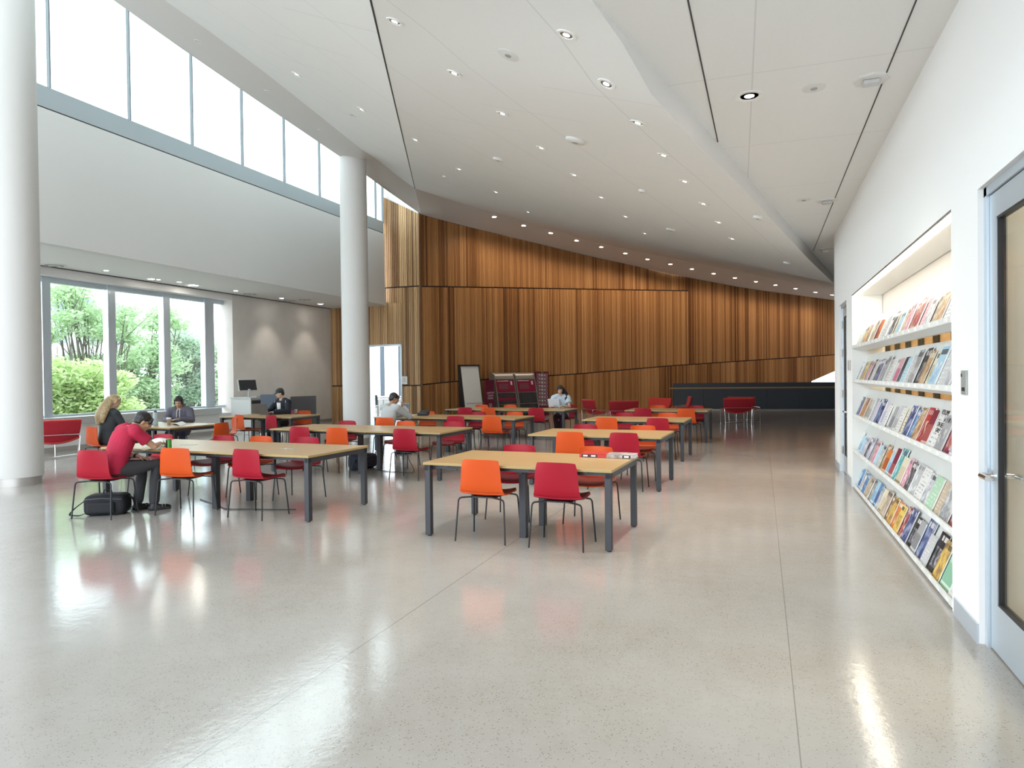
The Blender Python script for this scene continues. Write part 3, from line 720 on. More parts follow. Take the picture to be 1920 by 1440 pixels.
# (kind, back-centre x, back-centre y, heading, label); the origin lies .21 m in front of the back
def put(kind, bx, by, rz, label):
    return chair(kind, bx-math.sin(rz)*(.225-BACK_OFF), by+math.cos(rz)*(.225-BACK_OFF), rz, label)
for c in (
    ('orange', -2.53, 5.92, near, 'orange shell chair at left of the nearest table, its back to the room'),
    ('red', -1.77, 5.90, near, 'red shell chair nearest to the viewer, right of the orange one at the nearest table'),
    ('red', -2.62, 7.27, FAR+near, 'red shell chair tucked behind the left half of the nearest table'),
    ('orange', -1.73, 7.30, FAR+near, 'orange shell chair behind the nearest table, just left of the books'),
    ('orange', -2.54, 9.17, near, 'orange shell chair on the near side of the second right-hand table'),
    ('red', -1.78, 9.19, near, 'red shell chair on the near side of the second right-hand table'),
    ('red', -2.66, 10.54, FAR+near, 'red shell chair at the far side of the second right-hand table'),
    ('orange', -1.74, 10.53, FAR+near, 'orange shell chair at the far side of the second right-hand table'),
    ('orange', -2.72, 12.38, near, 'orange shell chair on the near side of the third right-hand table'),
    ('red', -1.78, 12.40, near, 'red shell chair on the near side of the third right-hand table'),
    ('red', -2.70, 14.10, FAR+near, 'red shell chair at the far side of the third right-hand table'),
    ('orange', -1.82, 14.12, FAR+near, 'orange shell chair at the far side of the third right-hand table'),
    ('red', -2.64, 16.00, near, 'red shell chair on the near side of the farthest right-hand table'),
    ('orange', -1.64, 15.97, near-.12, 'orange shell chair on the near side of the farthest right-hand table'),
    ('orange', -2.51, 17.55, FAR+near, 'orange shell chair at the far side of the farthest right-hand table'),
    ('red', -1.55, 17.45, FAR+near, 'red shell chair at the far side of the farthest right-hand table'),
    ('red', -7.24, 5.57, .17, 'red shell chair under the man in the red shirt'),
    ('orange', -6.45, 6.00, .12, 'orange shell chair just right of the man in the red shirt'),
    ('red', -5.52, 6.12, near-.04, 'red shell chair on the near side of the long table with the green can'),
    ('red', -8.20, 7.42, FAR+near, 'red shell chair across the table from the man in the red shirt'),
    ('red', -7.13, 7.47, FAR+near, 'red shell chair behind the long can table, between the man and an orange chair'),
    ('orange', -6.50, 7.50, FAR+near, 'orange shell chair at the far side of the long table with the green can'),
    ('red', -5.76, 7.52, FAR+near+.1, 'rightmost red shell chair behind the long table with the green can'),
    ('red', -7.18, 9.20, near, 'red shell chair at left on the near side of the long table before the column'),
    ('orange', -6.42, 9.16, near, 'orange shell chair on the near side of the long table before the column'),
    ('red', -5.20, 9.18, near+.0, 'red shell chair at right on the near side of the long table before the column'),
    ('red', -7.22, 10.62, FAR+near, 'red shell chair behind the long table, directly before the column'),
    ('orange', -6.04, 10.72, FAR+near, 'orange shell chair behind the long table before the column'),
    ('red', -5.10, 10.74, FAR+near, 'red shell chair at right behind the long table before the column'),
    ('orange', -7.02, 11.62, .05, 'orange shell chair under the man in the grey shirt'),
    ('red', -5.82, 12.36, near, 'red shell chair on the near side of the table with the grey laptop'),
    ('orange', -5.06, 12.44, near, 'orange shell chair on the near side of the table with the grey laptop'),
    ('orange', -7.28, 13.95, FAR+near, 'orange shell chair behind the black pouch on the grey-laptop table'),
    ('red', -6.02, 13.97, FAR+near, 'red shell chair at the far side of the table with the grey laptop'),
    ('orange', -5.15, 14.03, FAR+near, 'orange shell chair at the far side of the table with the grey laptop'),
    ('red', -7.20, 15.88, near, 'red shell chair at left on the near side of the farthest long table'),
    ('orange', -6.55, 15.86, near, 'orange shell chair on the near side of the farthest long table'),
    ('red', -5.25, 15.84, near+.05, 'red shell chair before the woman with the white laptop'),
    ('orange', -7.38, 17.42, FAR+near, 'orange shell chair behind the farthest long table, before the whiteboard'),
    ('orange', -6.55, 17.48, FAR+near, 'orange shell chair behind the farthest long table, before the maroon kiosks'),
    ('red', -4.86, 17.62, FAR+near-.3, 'red shell chair under the woman with the white laptop'),
    ('orange', -11.05, 12.05, -.35, 'orange shell chair on the near side of the table by the grey wall'),
    ('red', -10.2, 12.10, -.30, 'red shell chair on the near side of the table by the grey wall'),
    ('orange', -10.62, 13.78, FAR+.1, 'orange shell chair at the far side of the table by the grey wall'),
    ('red', -11.1, 13.85, FAR, 'red shell chair under the man wearing a cap'),
    ('orange', -10.35, 11.15, FAR-.6, 'orange shell chair behind the right end of the sunlit window table'),
    ('orange', -9.35, 9.75, PI/2+.1, 'orange shell chair at the right end of the sunlit window table'),
    ('orange', -10.98, 8.44, -.25, 'orange shell chair under the woman with long blond hair'),
    ('red', -11.6, 10.85, FAR+.1, 'red shell chair under the woman in the grey hooded top')):
    put(*c)

# ================================================================ LOUNGE CHAIRS
def make_lounge(label, group='red lounge chairs'):
    t = thing('lounge_chair', label, 'lounge chair', (0, 0, 0), 0, group)
    W2 = .42
    def P(u, v):
        prof = [(-.36, .80), (-.31, .62), (-.26, .46), (-.20, .36), (-.08, .32), (.10, .345), (.30, .39)]
        x = v*6; i = min(int(x), 5); f = x-i; y = prof[i][0]*(1-f)+prof[i+1][0]*f; z = prof[i][1]*(1-f)+prof[i+1][1]*f
        wd = W2*(1+.10*max(0, 1-v*2.5))*(1-.03*v)
        return Vector((u*wd, y+.05*u*u*max(0, 1-v*1.5), z+.10*u*u*max(0, min(1, (v-.2)*4))*(1 if v < .8 else .8)))
    bm = BM(); grid_surf(bm, [[P(-1+2*a/14, .5*b/8) for a in range(15)] for b in range(9)], .035); obj('backrest', bm, M_lounge, t, smooth=True)
    bm = BM(); grid_surf(bm, [[P(-1+2*a/14, .5+.5*b/8) for a in range(15)] for b in range(9)], .035); obj('seat', bm, M_lounge, t, smooth=True)
    bm = BM(); grid_surf(bm, [[P(-.98+1.96*a/14, .02+.48*b/8)+Vector((0, -.022, -.012)) for a in range(15)] for b in range(9)], .006); obj('back_cover', bm, M_loungeb, t, smooth=True)
    bm = BM(); tube(bm, [(-W2-.01, -.335, .50), (0, -.352, .50), (W2+.01, -.335, .50)], .009, 8); obj('back_rail', bm, M_chrome, t, smooth=True)
    for s in (-1, 1):
        bm = BM(); tube(bm, bend([(s*.40, -.34, 0), (s*(W2+.01), -.335, .50), (s*(W2+.015), .28, .44), (s*.42, .33, 0)], .06, 4), .010, 8); obj('leg_frame', bm, M_chrome, t, smooth=True)
    bm = BM(); tube(bm, [(0, -.05, .31), (0, -.05, .02)], .011, 8); obj('centre_post', bm, M_chrome, t)
    bm = BM(); tube(bm, [(-.405, -.30, .03), (0, -.05, .025), (.405, .30, .03)], .008, 8); obj('stretcher', bm, M_chrome, t)
    return t
LG = make_lounge(''); first = True
for x, y, rz, lab in ((-.78, 22.9, .25, 'nearer red lounge chair of the pair before the slate reception desk, back to the room'),
                      (-.55, 24.0, -.30, 'farther red lounge chair of the pair before the slate reception desk'),
                      (-13.75, 9.75, .98, 'red lounge chair behind the left column, under the tree window'),
                      (-5.05, 21.5, -.9, 'bright red lounge chair against the wood wall beside the seated woman'),
                      (-4.05, 20.6, .42, 'dark red lounge chair seen from behind, before the wood wall'),
                      (-3.3, 22.4, FAR-.5, 'red lounge chair facing the room between the far tables and the wood wall'),
                      (-2.65, 24.2, PI/2+.2, 'red lounge chair seen edge-on beside the left end of the reception desk')):
    o = LG if first else copy_tree(LG); first = False
    o.location = (x, y, 0); o.rotation_euler = (0, 0, rz); o['label'] = lab

# ================================================================ RECEPTION DESK
dp, dq = uZ(1257, 768.5, 0), uZ(1567, 768.5, 0)
dd = (dq-dp); L_ = dd.length+2.5; rz = math.atan2(dd.y, dd.x)
t = thing('reception_desk', 'long dark slate reception desk with a thin wooden counter before the wood wall', 'reception desk', dp, rz)
bm = BM(); box(bm, 0.12, L_, 0, .02, .05, .93); obj('carcass', bm, M_dark, t)
for k in range(7):
    a = .13+(L_-.13)*k/7; bxo('front_panel', a+.006, .13+(L_-.13)*(k+1)/7-.006, -.02, 0, .04, .93, M_navy, t)
bxo('side_panel', .10, .13, 0, .62, 0, .93, M_navy, t)
bxo('counter', -.02, L_, -.06, .66, .93, .985, M_deskedge, t, bev=.004)
bxo('rear_panel', .12, L_, .62, .66, 0, 1.18, M_navy, t)
bxo('kick_plate', .14, L_, -.005, .01, 0, .04, mat('kick_steel', (.35, .35, .34), .35, metal=.6), t)

# ================================================================ THINGS ALONG THE WOOD WALL
wp = [plan(px, interp(mainw, px)) for px in px_range(790, 1300, 40)]
def wall_hit(px, off=0):
    d = plan(px, 1.0); dv = d.normalized()
    for a, b in zip(wp, wp[1:]):
        t_ = (b-a).normalized(); n = Vector((t_.y, -t_.x)); a2, b2 = a+n*off, b+n*off
        den = dv.x*(-(b2-a2).y)+dv.y*(b2-a2).x
        M_ = Matrix(((dv.x, -(b2-a2).x), (dv.y, -(b2-a2).y)))
        if abs(M_.determinant()) < 1e-9: continue
        s = M_.inverted() @ a2
        if -.02 <= s[1] <= 1.02: return a2.lerp(b2, s[1]), t_
    return a, t_
def facing(t_): return math.atan2(t_.y, t_.x)    # local +X along the wall, local -Y out into the room
# whiteboard
P_, t_ = wall_hit(884, .55)
t = thing('whiteboard_easel', 'tall leaning whiteboard with a black frame against the wood wall', 'whiteboard', (P_.x, P_.y, 0), facing(t_))
lean = .24
bm = BM(); extrude_poly(bm, [(-.46, -.20, .06), (-.46, .14, .06), (-.46, .22, 2.02), (-.46, .13, 2.02)], (.06, 0, 0)); obj('side_panel', bm, M_blackp, t)
bm = BM(); extrude_poly(bm, [(.40, -.20, .06), (.40, .14, .06), (.40, .22, 2.02), (.40, .13, 2.02)], (.05, 0, 0)); obj('side_panel', bm, M_blackp, t)
bm = BM(); extrude_poly(bm, [(-.40, -.21, .10), (-.40, -.17, .10), (-.40, .15, 1.97), (-.40, .11, 1.97)], (.80, 0, 0)); obj('board', bm, M_board, t)
bxo('top_rail', -.46, .45, .08, .22, 1.97, 2.03, M_blackp, t)
for s in (-.40, .38): bxo('base_foot', s, s+.05, -.30, .32, 0, .06, M_blackp, t)
bxo('pen_tray', -.38, .38, -.27, -.20, .62, .64, M_silver, t)
# kiosks
def kiosk(px, label, vertical):
    P_, t_ = wall_hit(px, .50)
    t = thing('laptop_kiosk', label, 'kiosk', (P_.x, P_.y, 0), facing(t_), 'maroon laptop lending kiosks')
    w2 = .46; side = [(-.30, .0), (-.26, .30), (-.02, 1.42), (.04, 1.64), (.12, 1.72), (.24, 1.74), (.34, 1.70), (.34, 0)]
    for s in (-1, 1):
        x = s*w2; bm = BM(); extrude_poly(bm, [(x-.02, y, z) for y, z in side], (.04, 0, 0)); obj('side_rail', bm, M_silver, t)
    bm = BM(); extrude_poly(bm, [(-w2+.02, y+.05, z) for y, z in side[:3]]+[(-w2+.02, .34, 1.42), (-w2+.02, .34, 0)], (2*w2-.04, 0, 0)); obj('body', bm, M_maroon, t)
    bm = BM(); grid_surf(bm, [[(x, y, z) for x in (-w2+.02, w2-.02)] for y, z in ((-.01, 1.47), (.03, 1.60), (.09, 1.68), (.16, 1.72), (.26, 1.73), (.34, 1.70))], .02); obj('hood', bm, M_silver, t, smooth=True)
    def face(x0, x1, z0, z1, d, m, name, par=None):
        y = lambda z: -.02 if False else (-.26+(z-.30)*(.24/1.12))+.03
        bm = BM(); extrude_poly(bm, [(x0, y(z0), z0), (x1, y(z0), z0), (x1, y(z1), z1), (x0, y(z1), z1)], (0, -d, .0)); return obj(name, bm, m, par or t)
    scr = face(-w2+.03, w2-.03, .98, 1.44, .02, M_maroon2, 'screen_panel')
    face(-w2+.08, w2-.30, 1.40, 1.425, .024, M_wlet, 'heading', scr); face(w2-.20, w2-.13, 1.26, 1.40, .03, M_wlet, 'card_slot', scr)
    for k in range(5): face(-w2+.14, .12, 1.10+k*.045, 1.125+k*.045, .023, mat('dim_text', (.20, .09, .11), .6), 'text_line', scr)
    face(-w2+.03, w2-.03, .955, .975, .03, M_silver, 'divider'); face(-w2+.03, w2-.03, .52, .54, .03, M_silver, 'divider')
    if vertical:
        for z0, z1 in ((.56, .94), (.10, .50)):
            f = face(-w2+.03, w2-.03, z0, z1, .01, M_dgray, 'slot_bay')
            for k in range(6): face(-w2+.09+k*.135, -w2+.105+k*.135, z0+.02, z1-.02, .025, mat('slot_fin', (.09, .09, .095), .5), 'fin', f)
    else:
        for z0, z1 in ((.80, .94), (.56, .66), (.40, .50), (.10, .24)): face(-w2+.03, w2-.03, z0, z1, .02, M_dgray, 'slot_bay')
        face(-w2+.05, w2-.03, .67, .79, .015, M_maroon2, 'drawer_front'); face(-w2+.05, w2-.03, .26, .38, .015, M_maroon2, 'drawer_front')
    return t
kiosk(946, 'left maroon laptop kiosk with a curved silver hood and drawers', False)
kiosk(985, 'right maroon laptop kiosk with rows of vertical dark slots', True)
# maroon side banners
def banner(px0, px1, z1, label, rows, off=.62):
    a, t_ = wall_hit(px0, off); b, _ = wall_hit(px1, off); L_ = (b-a).length
    t = thing('maroon_banner', label, 'sign', (a.x, a.y, 0), facing(t_)); 
    bxo('panel', 0, L_, 0, .06, 0, z1, M_maroon, t, bev=.004)
    return t, L_
t, L_ = banner(910, 926, 1.46, 'plain maroon cabinet with white lettering, left of the kiosks', 0, .74)
for k, (tx, z) in enumerate((('LAPTOP', .98), ('LOAN', .88), ('KIOSK', .78))):
    text_mesh('lettering', tx, .095, M_wlet, t, Matrix.Translation((L_*.58, -.003, z)) @ Matrix.Rotation(PI/2, 4, 'X'))
bm = BM()
for x0, x1, z0, z1 in ((.34, .66, .56, .58), (.34, .36, .46, .58), (.64, .66, .46, .58), (.42, .58, .50, .52), (.48, .52, .36, .50)): box(bm, L_*.06+L_*x0, L_*.06+L_*x1, -.006, 0, z0, z1)
obj('emblem', bm, M_wlet, t)
P_, t_ = wall_hit(1017, .50)
t = thing('maroon_banner', 'tall maroon board with nine white-framed rows, right of the kiosks', 'sign', (P_.x, P_.y, 0), facing(t_))
bxo('panel', -.36, .30, 0, .05, 0, 1.76, M_maroon, t, bev=.003)
for k in range(9):
    z = 1.62-k*.145; bm = BM()
    for q in ((-.28, .24, z-.055, z-.045), (-.28, .24, z+.045, z+.055), (-.28, -.27, z-.055, z+.055), (.23, .24, z-.055, z+.055)): box(bm, q[0], q[1], -.006, 0, q[2], q[3])
    box(bm, -.20, -.10, -.006, 0, z-.012, z+.02); box(bm, -.06, .02, -.006, 0, z-.03, z+.03); box(bm, .06, .17, -.006, 0, z-.02, z+.012); obj('row_frame', bm, M_wlet, t)
bm = BM(); lathe(bm, [(.05, 0), (.05, .02)], seg=16); bmesh.ops.transform(bm, matrix=Matrix.Translation((-.02, 0, 1.72)) @ Matrix.Rotation(PI/2, 4, 'X'), verts=bm.verts); obj('crest', bm, mat('dull_gold', (.25, .12, .04), .5), t)

# ================================================================ GREY WALL STATION
def wob(px, py, D): return uD(px, py, D)
M_cab = mat('pale_grey_cabinet', (.50, .51, .50), .5); M_cabd = mat('tan_cabinet_side', (.30, .27, .24), .6)
t = thing('service_cabinet', 'pale grey cabinet against the grey wall, carrying the tilted monitor', 'cabinet', (-14.2, 15.95, 0), -.12)
bxo('body', -.40, .42, -.35, .55, .0, 1.03, M_cab, t, bev=.004); bxo('top', -.42, .44, -.37, .57, 1.03, 1.06, M_cab, t, bev=.004)
bxo('side_panel', .40, .425, -.33, .53, .05, 1.0, M_cabd, t); bxo('recess', .425, .43, -.33, .53, .88, .97, M_blackp, t)
t = thing('tilted_monitor', 'black monitor on a white stand on the pale grey cabinet', 'monitor', (-14.05, 15.75, 1.06), 1.05)
bm = BM(); box(bm, -.27, .27, -.02, .015, .20, .56, .004, T=Matrix.Rotation(-.38, 4, 'X')); obj('housing', bm, M_cab, t)
bm = BM(); box(bm, -.245, .245, -.026, -.019, .22, .54, T=Matrix.Rotation(-.38, 4, 'X')); obj('screen', bm, M_blackp, t)
bm = BM(); box(bm, -.03, .03, -.015, .02, 0, .25); obj('stand', bm, M_cab, t); bm = BM(); box(bm, -.12, .12, -.09, .09, 0, .012); obj('foot', bm, M_cab, t)
tag(bxo('keyboard', -.2, .2, -.07, .07, 0, .02, M_dgray), 'dark keyboard lying on the pale grey cabinet top', 'keyboard'); bpy.data.objects['keyboard'].location = (-13.95, 16.25, 1.06); bpy.data.objects['keyboard'].rotation_euler = (0, 0, 1.3)
M_blued = mat('blue_grey_partition', (.085, .11, .15), .7); M_partg = mat('dark_grey_partition', (.11, .11, .12), .7)
def part_panel(x0, y0, x1, y1, h, m, label, legm=M_silver):
    a = Vector((x0, y0)); b = Vector((x1, y1)); L_ = (b-a).length
    t = thing('privacy_screen', label, 'partition', (x0, y0, 0), math.atan2(y1-y0, x1-x0)); bxo('panel', 0, L_, -.025, .025, .06, h, m, t, bev=.006); 
    bxo('foot', 0.02, .08, -.18, .18, 0, .05, legm, t); bxo('foot', L_-.08, L_-.02, -.18, .18, 0, .05, legm, t)
    return t
pa, pb = uD(489, 750, 19.3), uD(528, 750, 19.3); part_panel(pa.x, pa.y, pb.x, pb.y, 1.15, M_blued, 'blue-grey screen panel behind the man in a cap')
pa, pb = uD(545, 750, 21.5), uD(592, 750, 22.3); t = part_panel(pa.x, pa.y, pb.x, pb.y, 1.02, M_partg, 'dark grey screen panel right of the man in a cap')

# ================================================================ CAPTURED SMALL THINGS
def laptop(loc, rz, label, lid, base, open_=1.9, sz=(.33, .23)):
    t = thing('laptop', label, 'laptop', loc, rz)     # user sits at -Y side, screen faces -Y
    w_, d_ = sz; bxo('keyboard_base', -w_/2, w_/2, -d_/2, d_/2, 0, .016, base, t, bev=.003)
    bxo('keys', -w_/2+.02, w_/2-.02, -.02, d_/2-.02, .016, .0175, M_dgray, t)
    T = Matrix.Translation((0, d_/2, .014)) @ Matrix.Rotation(-(open_-PI/2), 4, 'X')
    bm = BM(); box(bm, -w_/2, w_/2, 0, .008, 0, d_, .002, T=T); ld = obj('lid', bm, lid, t)
    bm = BM(); box(bm, -w_/2+.012, w_/2-.012, -.001, .0002, .012, d_-.012, T=T); obj('screen', bm, M_blackp, ld)
    return t
def tpos(px, py, z=.74): return uZ(px, py, z)
v = tpos(1043, 764); laptop((v.x, v.y, .741), FAR-.15, 'white sticker-covered laptop in front of the woman with dark hair', mat('white_laptop_lid', (.62, .66, .72), .4), M_silver, 1.85)
lw = [o for o in bpy.data.objects if o.name.startswith('laptop') and 'white sticker' in o.get('label', '')][0]
v = tpos(497, 777); laptop((v.x+.12, v.y, .741), FAR-.25, 'dark brown laptop in front of the man in a cap', mat('brown_laptop_lid', (.075, .06, .055), .4), M_blackp, 1.85, (.38, .26))
v = tpos(762, 778); laptop((-7.62, 13.2, .741), -.55, 'blue-grey laptop in front of the man in the grey shirt', mat('bluegrey_laptop', (.16, .20, .26), .4), M_silver, 1.75, (.38, .26))
# pouch and cables
v = tpos(781, 776)
t = thing('camera_pouch', 'black soft pouch lying open on the grey-laptop table', 'pouch', (-7.05, 13.3, .741), .2)
bm = BM(); box(bm, -.12, .12, -.08, .08, 0, .07, .02); obj('body', bm, M_blackp, t); bm = BM(); box(bm, -.10, .13, .06, .10, .05, .11, .015); obj('flap', bm, M_blackp, t)
bm = BM(); tube(bm, [(-.12, 0, .03), (-.2, -.04, .012), (-.27, .03, .01), (-.33, -.02, .01)], .008, 6); obj('strap', bm, M_paper, t)
# two books on the nearest table
def book(loc, rz, L_, W_, H_, cover, label, lens):
    t = thing('book', label, 'book', loc, rz, None)
    bm = BM(); box(bm, -L_/2, L_/2, -W_/2, W_/2, 0, .004); box(bm, -L_/2, L_/2, -W_/2, W_/2, H_-.004, H_); box(bm, -L_/2, L_/2, -W_/2, -W_/2+.004, 0, H_); obj('cover', bm, cover, t)
    bxo('page_block', -L_/2+.004, L_/2-.004, -W_/2+.006, W_/2-.005, .004, H_-.004, M_paper, t)
    for x in lens:
        bm = BM(); box(bm, x-.042, x+.042, -W_/2-.0012, -W_/2, .005, H_-.005); e = obj('spine_panel', bm, M_blackp, t)
        bm = BM(); box(bm, x-.024, x+.024, -W_/2-.0022, -W_/2-.0012, .010, H_-.010, .003); obj('spine_title', bm, M_paper, e)
    return t
M_bkr = mat('red_book_cover', (.52, .035, .03), .35); M_bkw = mat('photo_book_cover', (.40, .36, .36), .35, noise=.7, nscale=14)
a, b = tpos(1111, 857), tpos(1144, 858); rzb = PHI
book(((-1.63), 6.90, .741), rzb, .30, .22, .036, M_bkr, 'closed red book with spine to the viewer, left of the two on the nearest table', (-.085, .0))
book(((-1.35), 6.885, .741), rzb+.05, .29, .22, .038, M_bkw, 'book with a grey photo cover and dark spine, right of the two books', (.06,))
bk = bpy.data.objects['book.001']
# green can
t = thing('drink_can', 'green and dark drink can on the near edge of the long table', 'can', (-6.92, 6.34, .741))
bm = BM(); lathe(bm, [(.026, 0), (.033, .008), (.033, .108), (.027, .120)], seg=24)
bm.normal_update()
for f in bm.faces:
    c = f.calc_center_median(); f.material_index = 1 if math.cos(math.atan2(c.y, c.x)+2.2) > .35 and .02 < c.z < .1 else 0
obj('body', bm, [mat('green_can', (.07, .30, .045), .3, metal=.4), mat('dark_can', (.02, .05, .03), .3, metal=.4)], t, smooth=True)
bm = BM(); lathe(bm, [(.027, .120), (.026, .122), (.0, .119)], seg=24); obj('lid', bm, M_silver, t)
# papers and open notebook before the man in red
def sheet(name, pts, m, label, cat, bendz=.02):
    bm = BM(); c = sum((Vector(p) for p in pts), Vector())/4
    P = [[Vector(pts[0]).lerp(Vector(pts[1]), a/6).lerp(Vector(pts[3]).lerp(Vector(pts[2]), a/6), b/6)+Vector((0, 0, .003+bendz*abs(math.sin(PI*a/6))*.6)) for a in range(7)] for b in range(7)]
    grid_surf(bm, P, .003); return tag(obj(name, bm, m, smooth=True), label, cat)
def tp(px, py, z=.742): v = uZ(px, py, z); return (v.x, v.y, z)
sheet('open_notebook', [tp(283, 826, .75), tp(312, 823, .75), tp(314, 830, .75), tp(300, 838, .745)], M_paper, 'open white notebook under the hand of the man in the red shirt', 'notebook', .04)
sheet('paper_sheet', [tp(300, 832), tp(322, 824), tp(318, 834), tp(304, 838)], M_paper, 'loose cream page behind the green can', 'paper', .01)
sheet('paper_sheet', [tp(262, 842), tp(285, 836), tp(294, 840), tp(270, 845)], mat('cream_paper', (.75, .68, .50), .8), 'tan paper under the elbow of the man in the red shirt', 'paper', .004)
# bottle and cup on the window table
v = tpos(296, 797)
t = thing('water_bottle', 'pale blue insulated bottle with a black cap on the window table', 'bottle', (-10.82, 9.62, .741))
bm = BM(); lathe(bm, [(.040, 0), (.043, .01), (.043, .225), (.032, .245)], seg=24); obj('body', bm, mat('pale_blue_bottle', (.42, .52, .56), .4), t, smooth=True)
bm = BM(); lathe(bm, [(.026, .245), (.026, .262), (.018, .268)], seg=16); obj('cap', bm, M_blackp, t, smooth=True)
bm = BM(); tube(bm, [(-.015, 0, .262), (0, 0, .285), (.018, 0, .262)], .005, 6); obj('carry_loop', bm, M_blackp, t)
t = thing('paper_cup', 'tan coffee cup with a white lid beside the blue bottle', 'cup', (-10.66, 9.78, .741))
bm = BM(); lathe(bm, [(.028, 0), (.040, .105)], seg=20); obj('cup_body', bm, mat('kraft_cup', (.34, .25, .18), .7), t, smooth=True)
bm = BM(); lathe(bm, [(.043, .104), (.043, .114), (.037, .135), (0, .135)], seg=20); obj('lid', bm, M_paper, t, smooth=True)
v = tp(556, 774); t = thing('paper_cup', 'small white cup right of the man in a cap', 'cup', (v[0], v[1]-.03, .741)); bm = BM(); lathe(bm, [(.030, 0), (.040, .085), (.036, .085), (.028, .005)], seg=18); obj('cup_body', bm, M_paper, t, smooth=True)
bm = BM(); lathe(bm, [(.0365, .0), (.0375, .03)], (0, 0, .03), seg=18); obj('sleeve', bm, mat('pink_sleeve', (.65, .5, .52), .7), t)
sheet('open_notebook', [tp(322, 796), tp(338, 799), tp(350, 795), tp(335, 792)], M_paper, 'white papers in front of the woman in the hooded top', 'papers', .05)
sheet('magazine_pad', [tp(270, 798), tp(294, 796), tp(290, 793), tp(272, 794)], mat('blue_pad', (.12, .20, .32), .6), 'blue-covered pad lying left of the blue bottle', 'pad', .003)
t = tag(obj('phone', (lambda b: (box(b, -.037, .037, -.075, .075, 0, .008, .002), b)[1])(BM()), M_blackp), 'black phone on the table beside the white laptop', 'phone'); t.location = (-4.66, 17.0, .741)

# cables on the floor
def cable(label, pts, r=.006):
    bm = BM(); tube(bm, bend([Vector(p) for p in pts], .12, 5), r, 6); return tag(obj('power_cable', bm, M_blackp, smooth=True), label, 'cable')
cable('black cable on the floor under the long table with the green can', [(-7.0, 6.9, .008), (-6.4, 6.62, .008), (-6.15, 6.45, .008), (-5.9, 6.55, .008), (-5.55, 6.62, .008), (-5.3, 6.7, .008)])
cable('black cable hanging from the long table before the column', [(-5.45, 9.80, .60), (-5.5, 9.78, .30), (-5.35, 9.82, .008), (-5.9, 9.9, .008), (-6.3, 10.0, .008)])

# ================================================================ CEILING LIGHTS
def bvh(o):
    me = o.data; return BVHTree.FromPolygons([v.co for v in me.vertices], [tuple(p.vertices) for p in me.polygons])
CEILS = [bvh(o) for o in (o_band, o_cr, o_cl, o_rc)]
bm = BM(); box(bm, XG, XB, YB, 23, 4.168, 4.30); me_ = bpy.data.meshes.new('tmp'); bm.to_mesh(me_); bm.free()
CEILS.append(BVHTree.FromPolygons([v.co for v in me_.vertices], [tuple(p.vertices) for p in me_.polygons]))
def hit_ceiling(px, py):
    best = None; d = ray(px, py).normalized()
    for b in CEILS:
        h = b.ray_cast(CAM, d)
        if h[0] is not None and (best is None or h[3] < best[3]): best = h
    if best is None: return None
    n = best[1] if best[1].z < 0 else -best[1]
    return best[0], n
M_glow = mat('lamp_glow', (1, 1, 1), .5, emit=(1, .93, .82), estr=14)
M_glow2 = mat('warm_lamp_glow', (1, 1, 1), .5, emit=(1, .84, .62), estr=22)
M_trim = mat('lamp_trim_white', (.82, .82, .80), .4)
M_lampd = mat('lamp_reflector', (.50, .48, .45), .3, metal=.4)
def frameM(p, n):
    q = n.to_track_quat('-Z', 'Y'); return Matrix.Translation(p) @ q.to_matrix().to_4x4()
def downlight(px, py, r, label, group, glow, energy=0, full=False, col=(1, .93, .84), spot=100, tilt=None):
    h = hit_ceiling(px, py)
    if h is None: print('no ceiling at', px, py); return
    p, n = h
    t = bpy.data.objects.new('downlight', None); C.objects.link(t); t.matrix_world = frameM(p, -n if False else n)
    # local -Z looks away from the ceiling: to_track_quat maps -Z onto n
    t['label'] = label; t['category'] = 'ceiling light'; t['group'] = group
    bm = BM(); lathe(bm, [(r, .001), (r, -.008), (r*.70, -.008), (r*.62, -.001)], seg=20); obj('trim_ring', bm, M_trim, t, smooth=True)
    bm = BM(); lathe(bm, [(r*.70, -.0035), (0, -.0035)] if full else [(r*.34, -.0045), (0, -.0045)], seg=16); obj('lamp_face', bm, glow, t)
    if not full:
        bm = BM(); lathe(bm, [(r*.70, -.003), (.0, -.003)], seg=16); obj('reflector', bm, M_lampd, t)
    if energy:
        l = bpy.data.lights.new('downlight_beam', 'SPOT'); l.energy = energy; l.color = col; l.spot_size = math.radians(spot); l.spot_blend = .7; l.shadow_soft_size = .05
        lo = bpy.data.objects.new('downlight_beam', l); C.objects.link(lo); lo.location = p+n*.03
        d = Vector((0, 0, -1)) if tilt is None else tilt
        lo.rotation_euler = d.to_track_quat('-Z', 'Y').to_euler()
    return t
G1, G2, G3 = 'small downlights in the main sloping ceiling', 'bright wall-washing downlights along the wood wall', 'downlights in the low ceiling by the window'
field = [(371, 77), (501, 171), (600, 244), (556, 139), (678, 205), (740, 40), (852, 137), (942.5, 213), (779, 262), (861, 317), (930, 360), (990, 397.5),
         (1015, 277), (1077, 328), (1062, 65), (1137, 157), (1196, 230), (1244.6, 291), (1284, 340), (1319, 382), (1348, 417), (1373, 447.5), (1127.5, 370), (1173, 406), (1209, 437.5)]
DOWN_W = 50
order = sorted(range(len(field)), key=lambda i: field[i][0])
NTH = ['', 'second ', 'third ', 'fourth ', 'fifth ', 'sixth ', 'seventh ', 'eighth ', 'ninth ', 'tenth ', 'eleventh ', 'twelfth ', 'thirteenth ', 'fourteenth ', 'fifteenth ', 'sixteenth ', 'seventeenth ', 'eighteenth ', 'nineteenth ', 'twentieth ',
       'twenty-first ', 'twenty-second ', 'twenty-third ', 'twenty-fourth ', 'twenty-fifth ', 'twenty-sixth ', 'twenty-seventh ', 'twenty-eighth ']
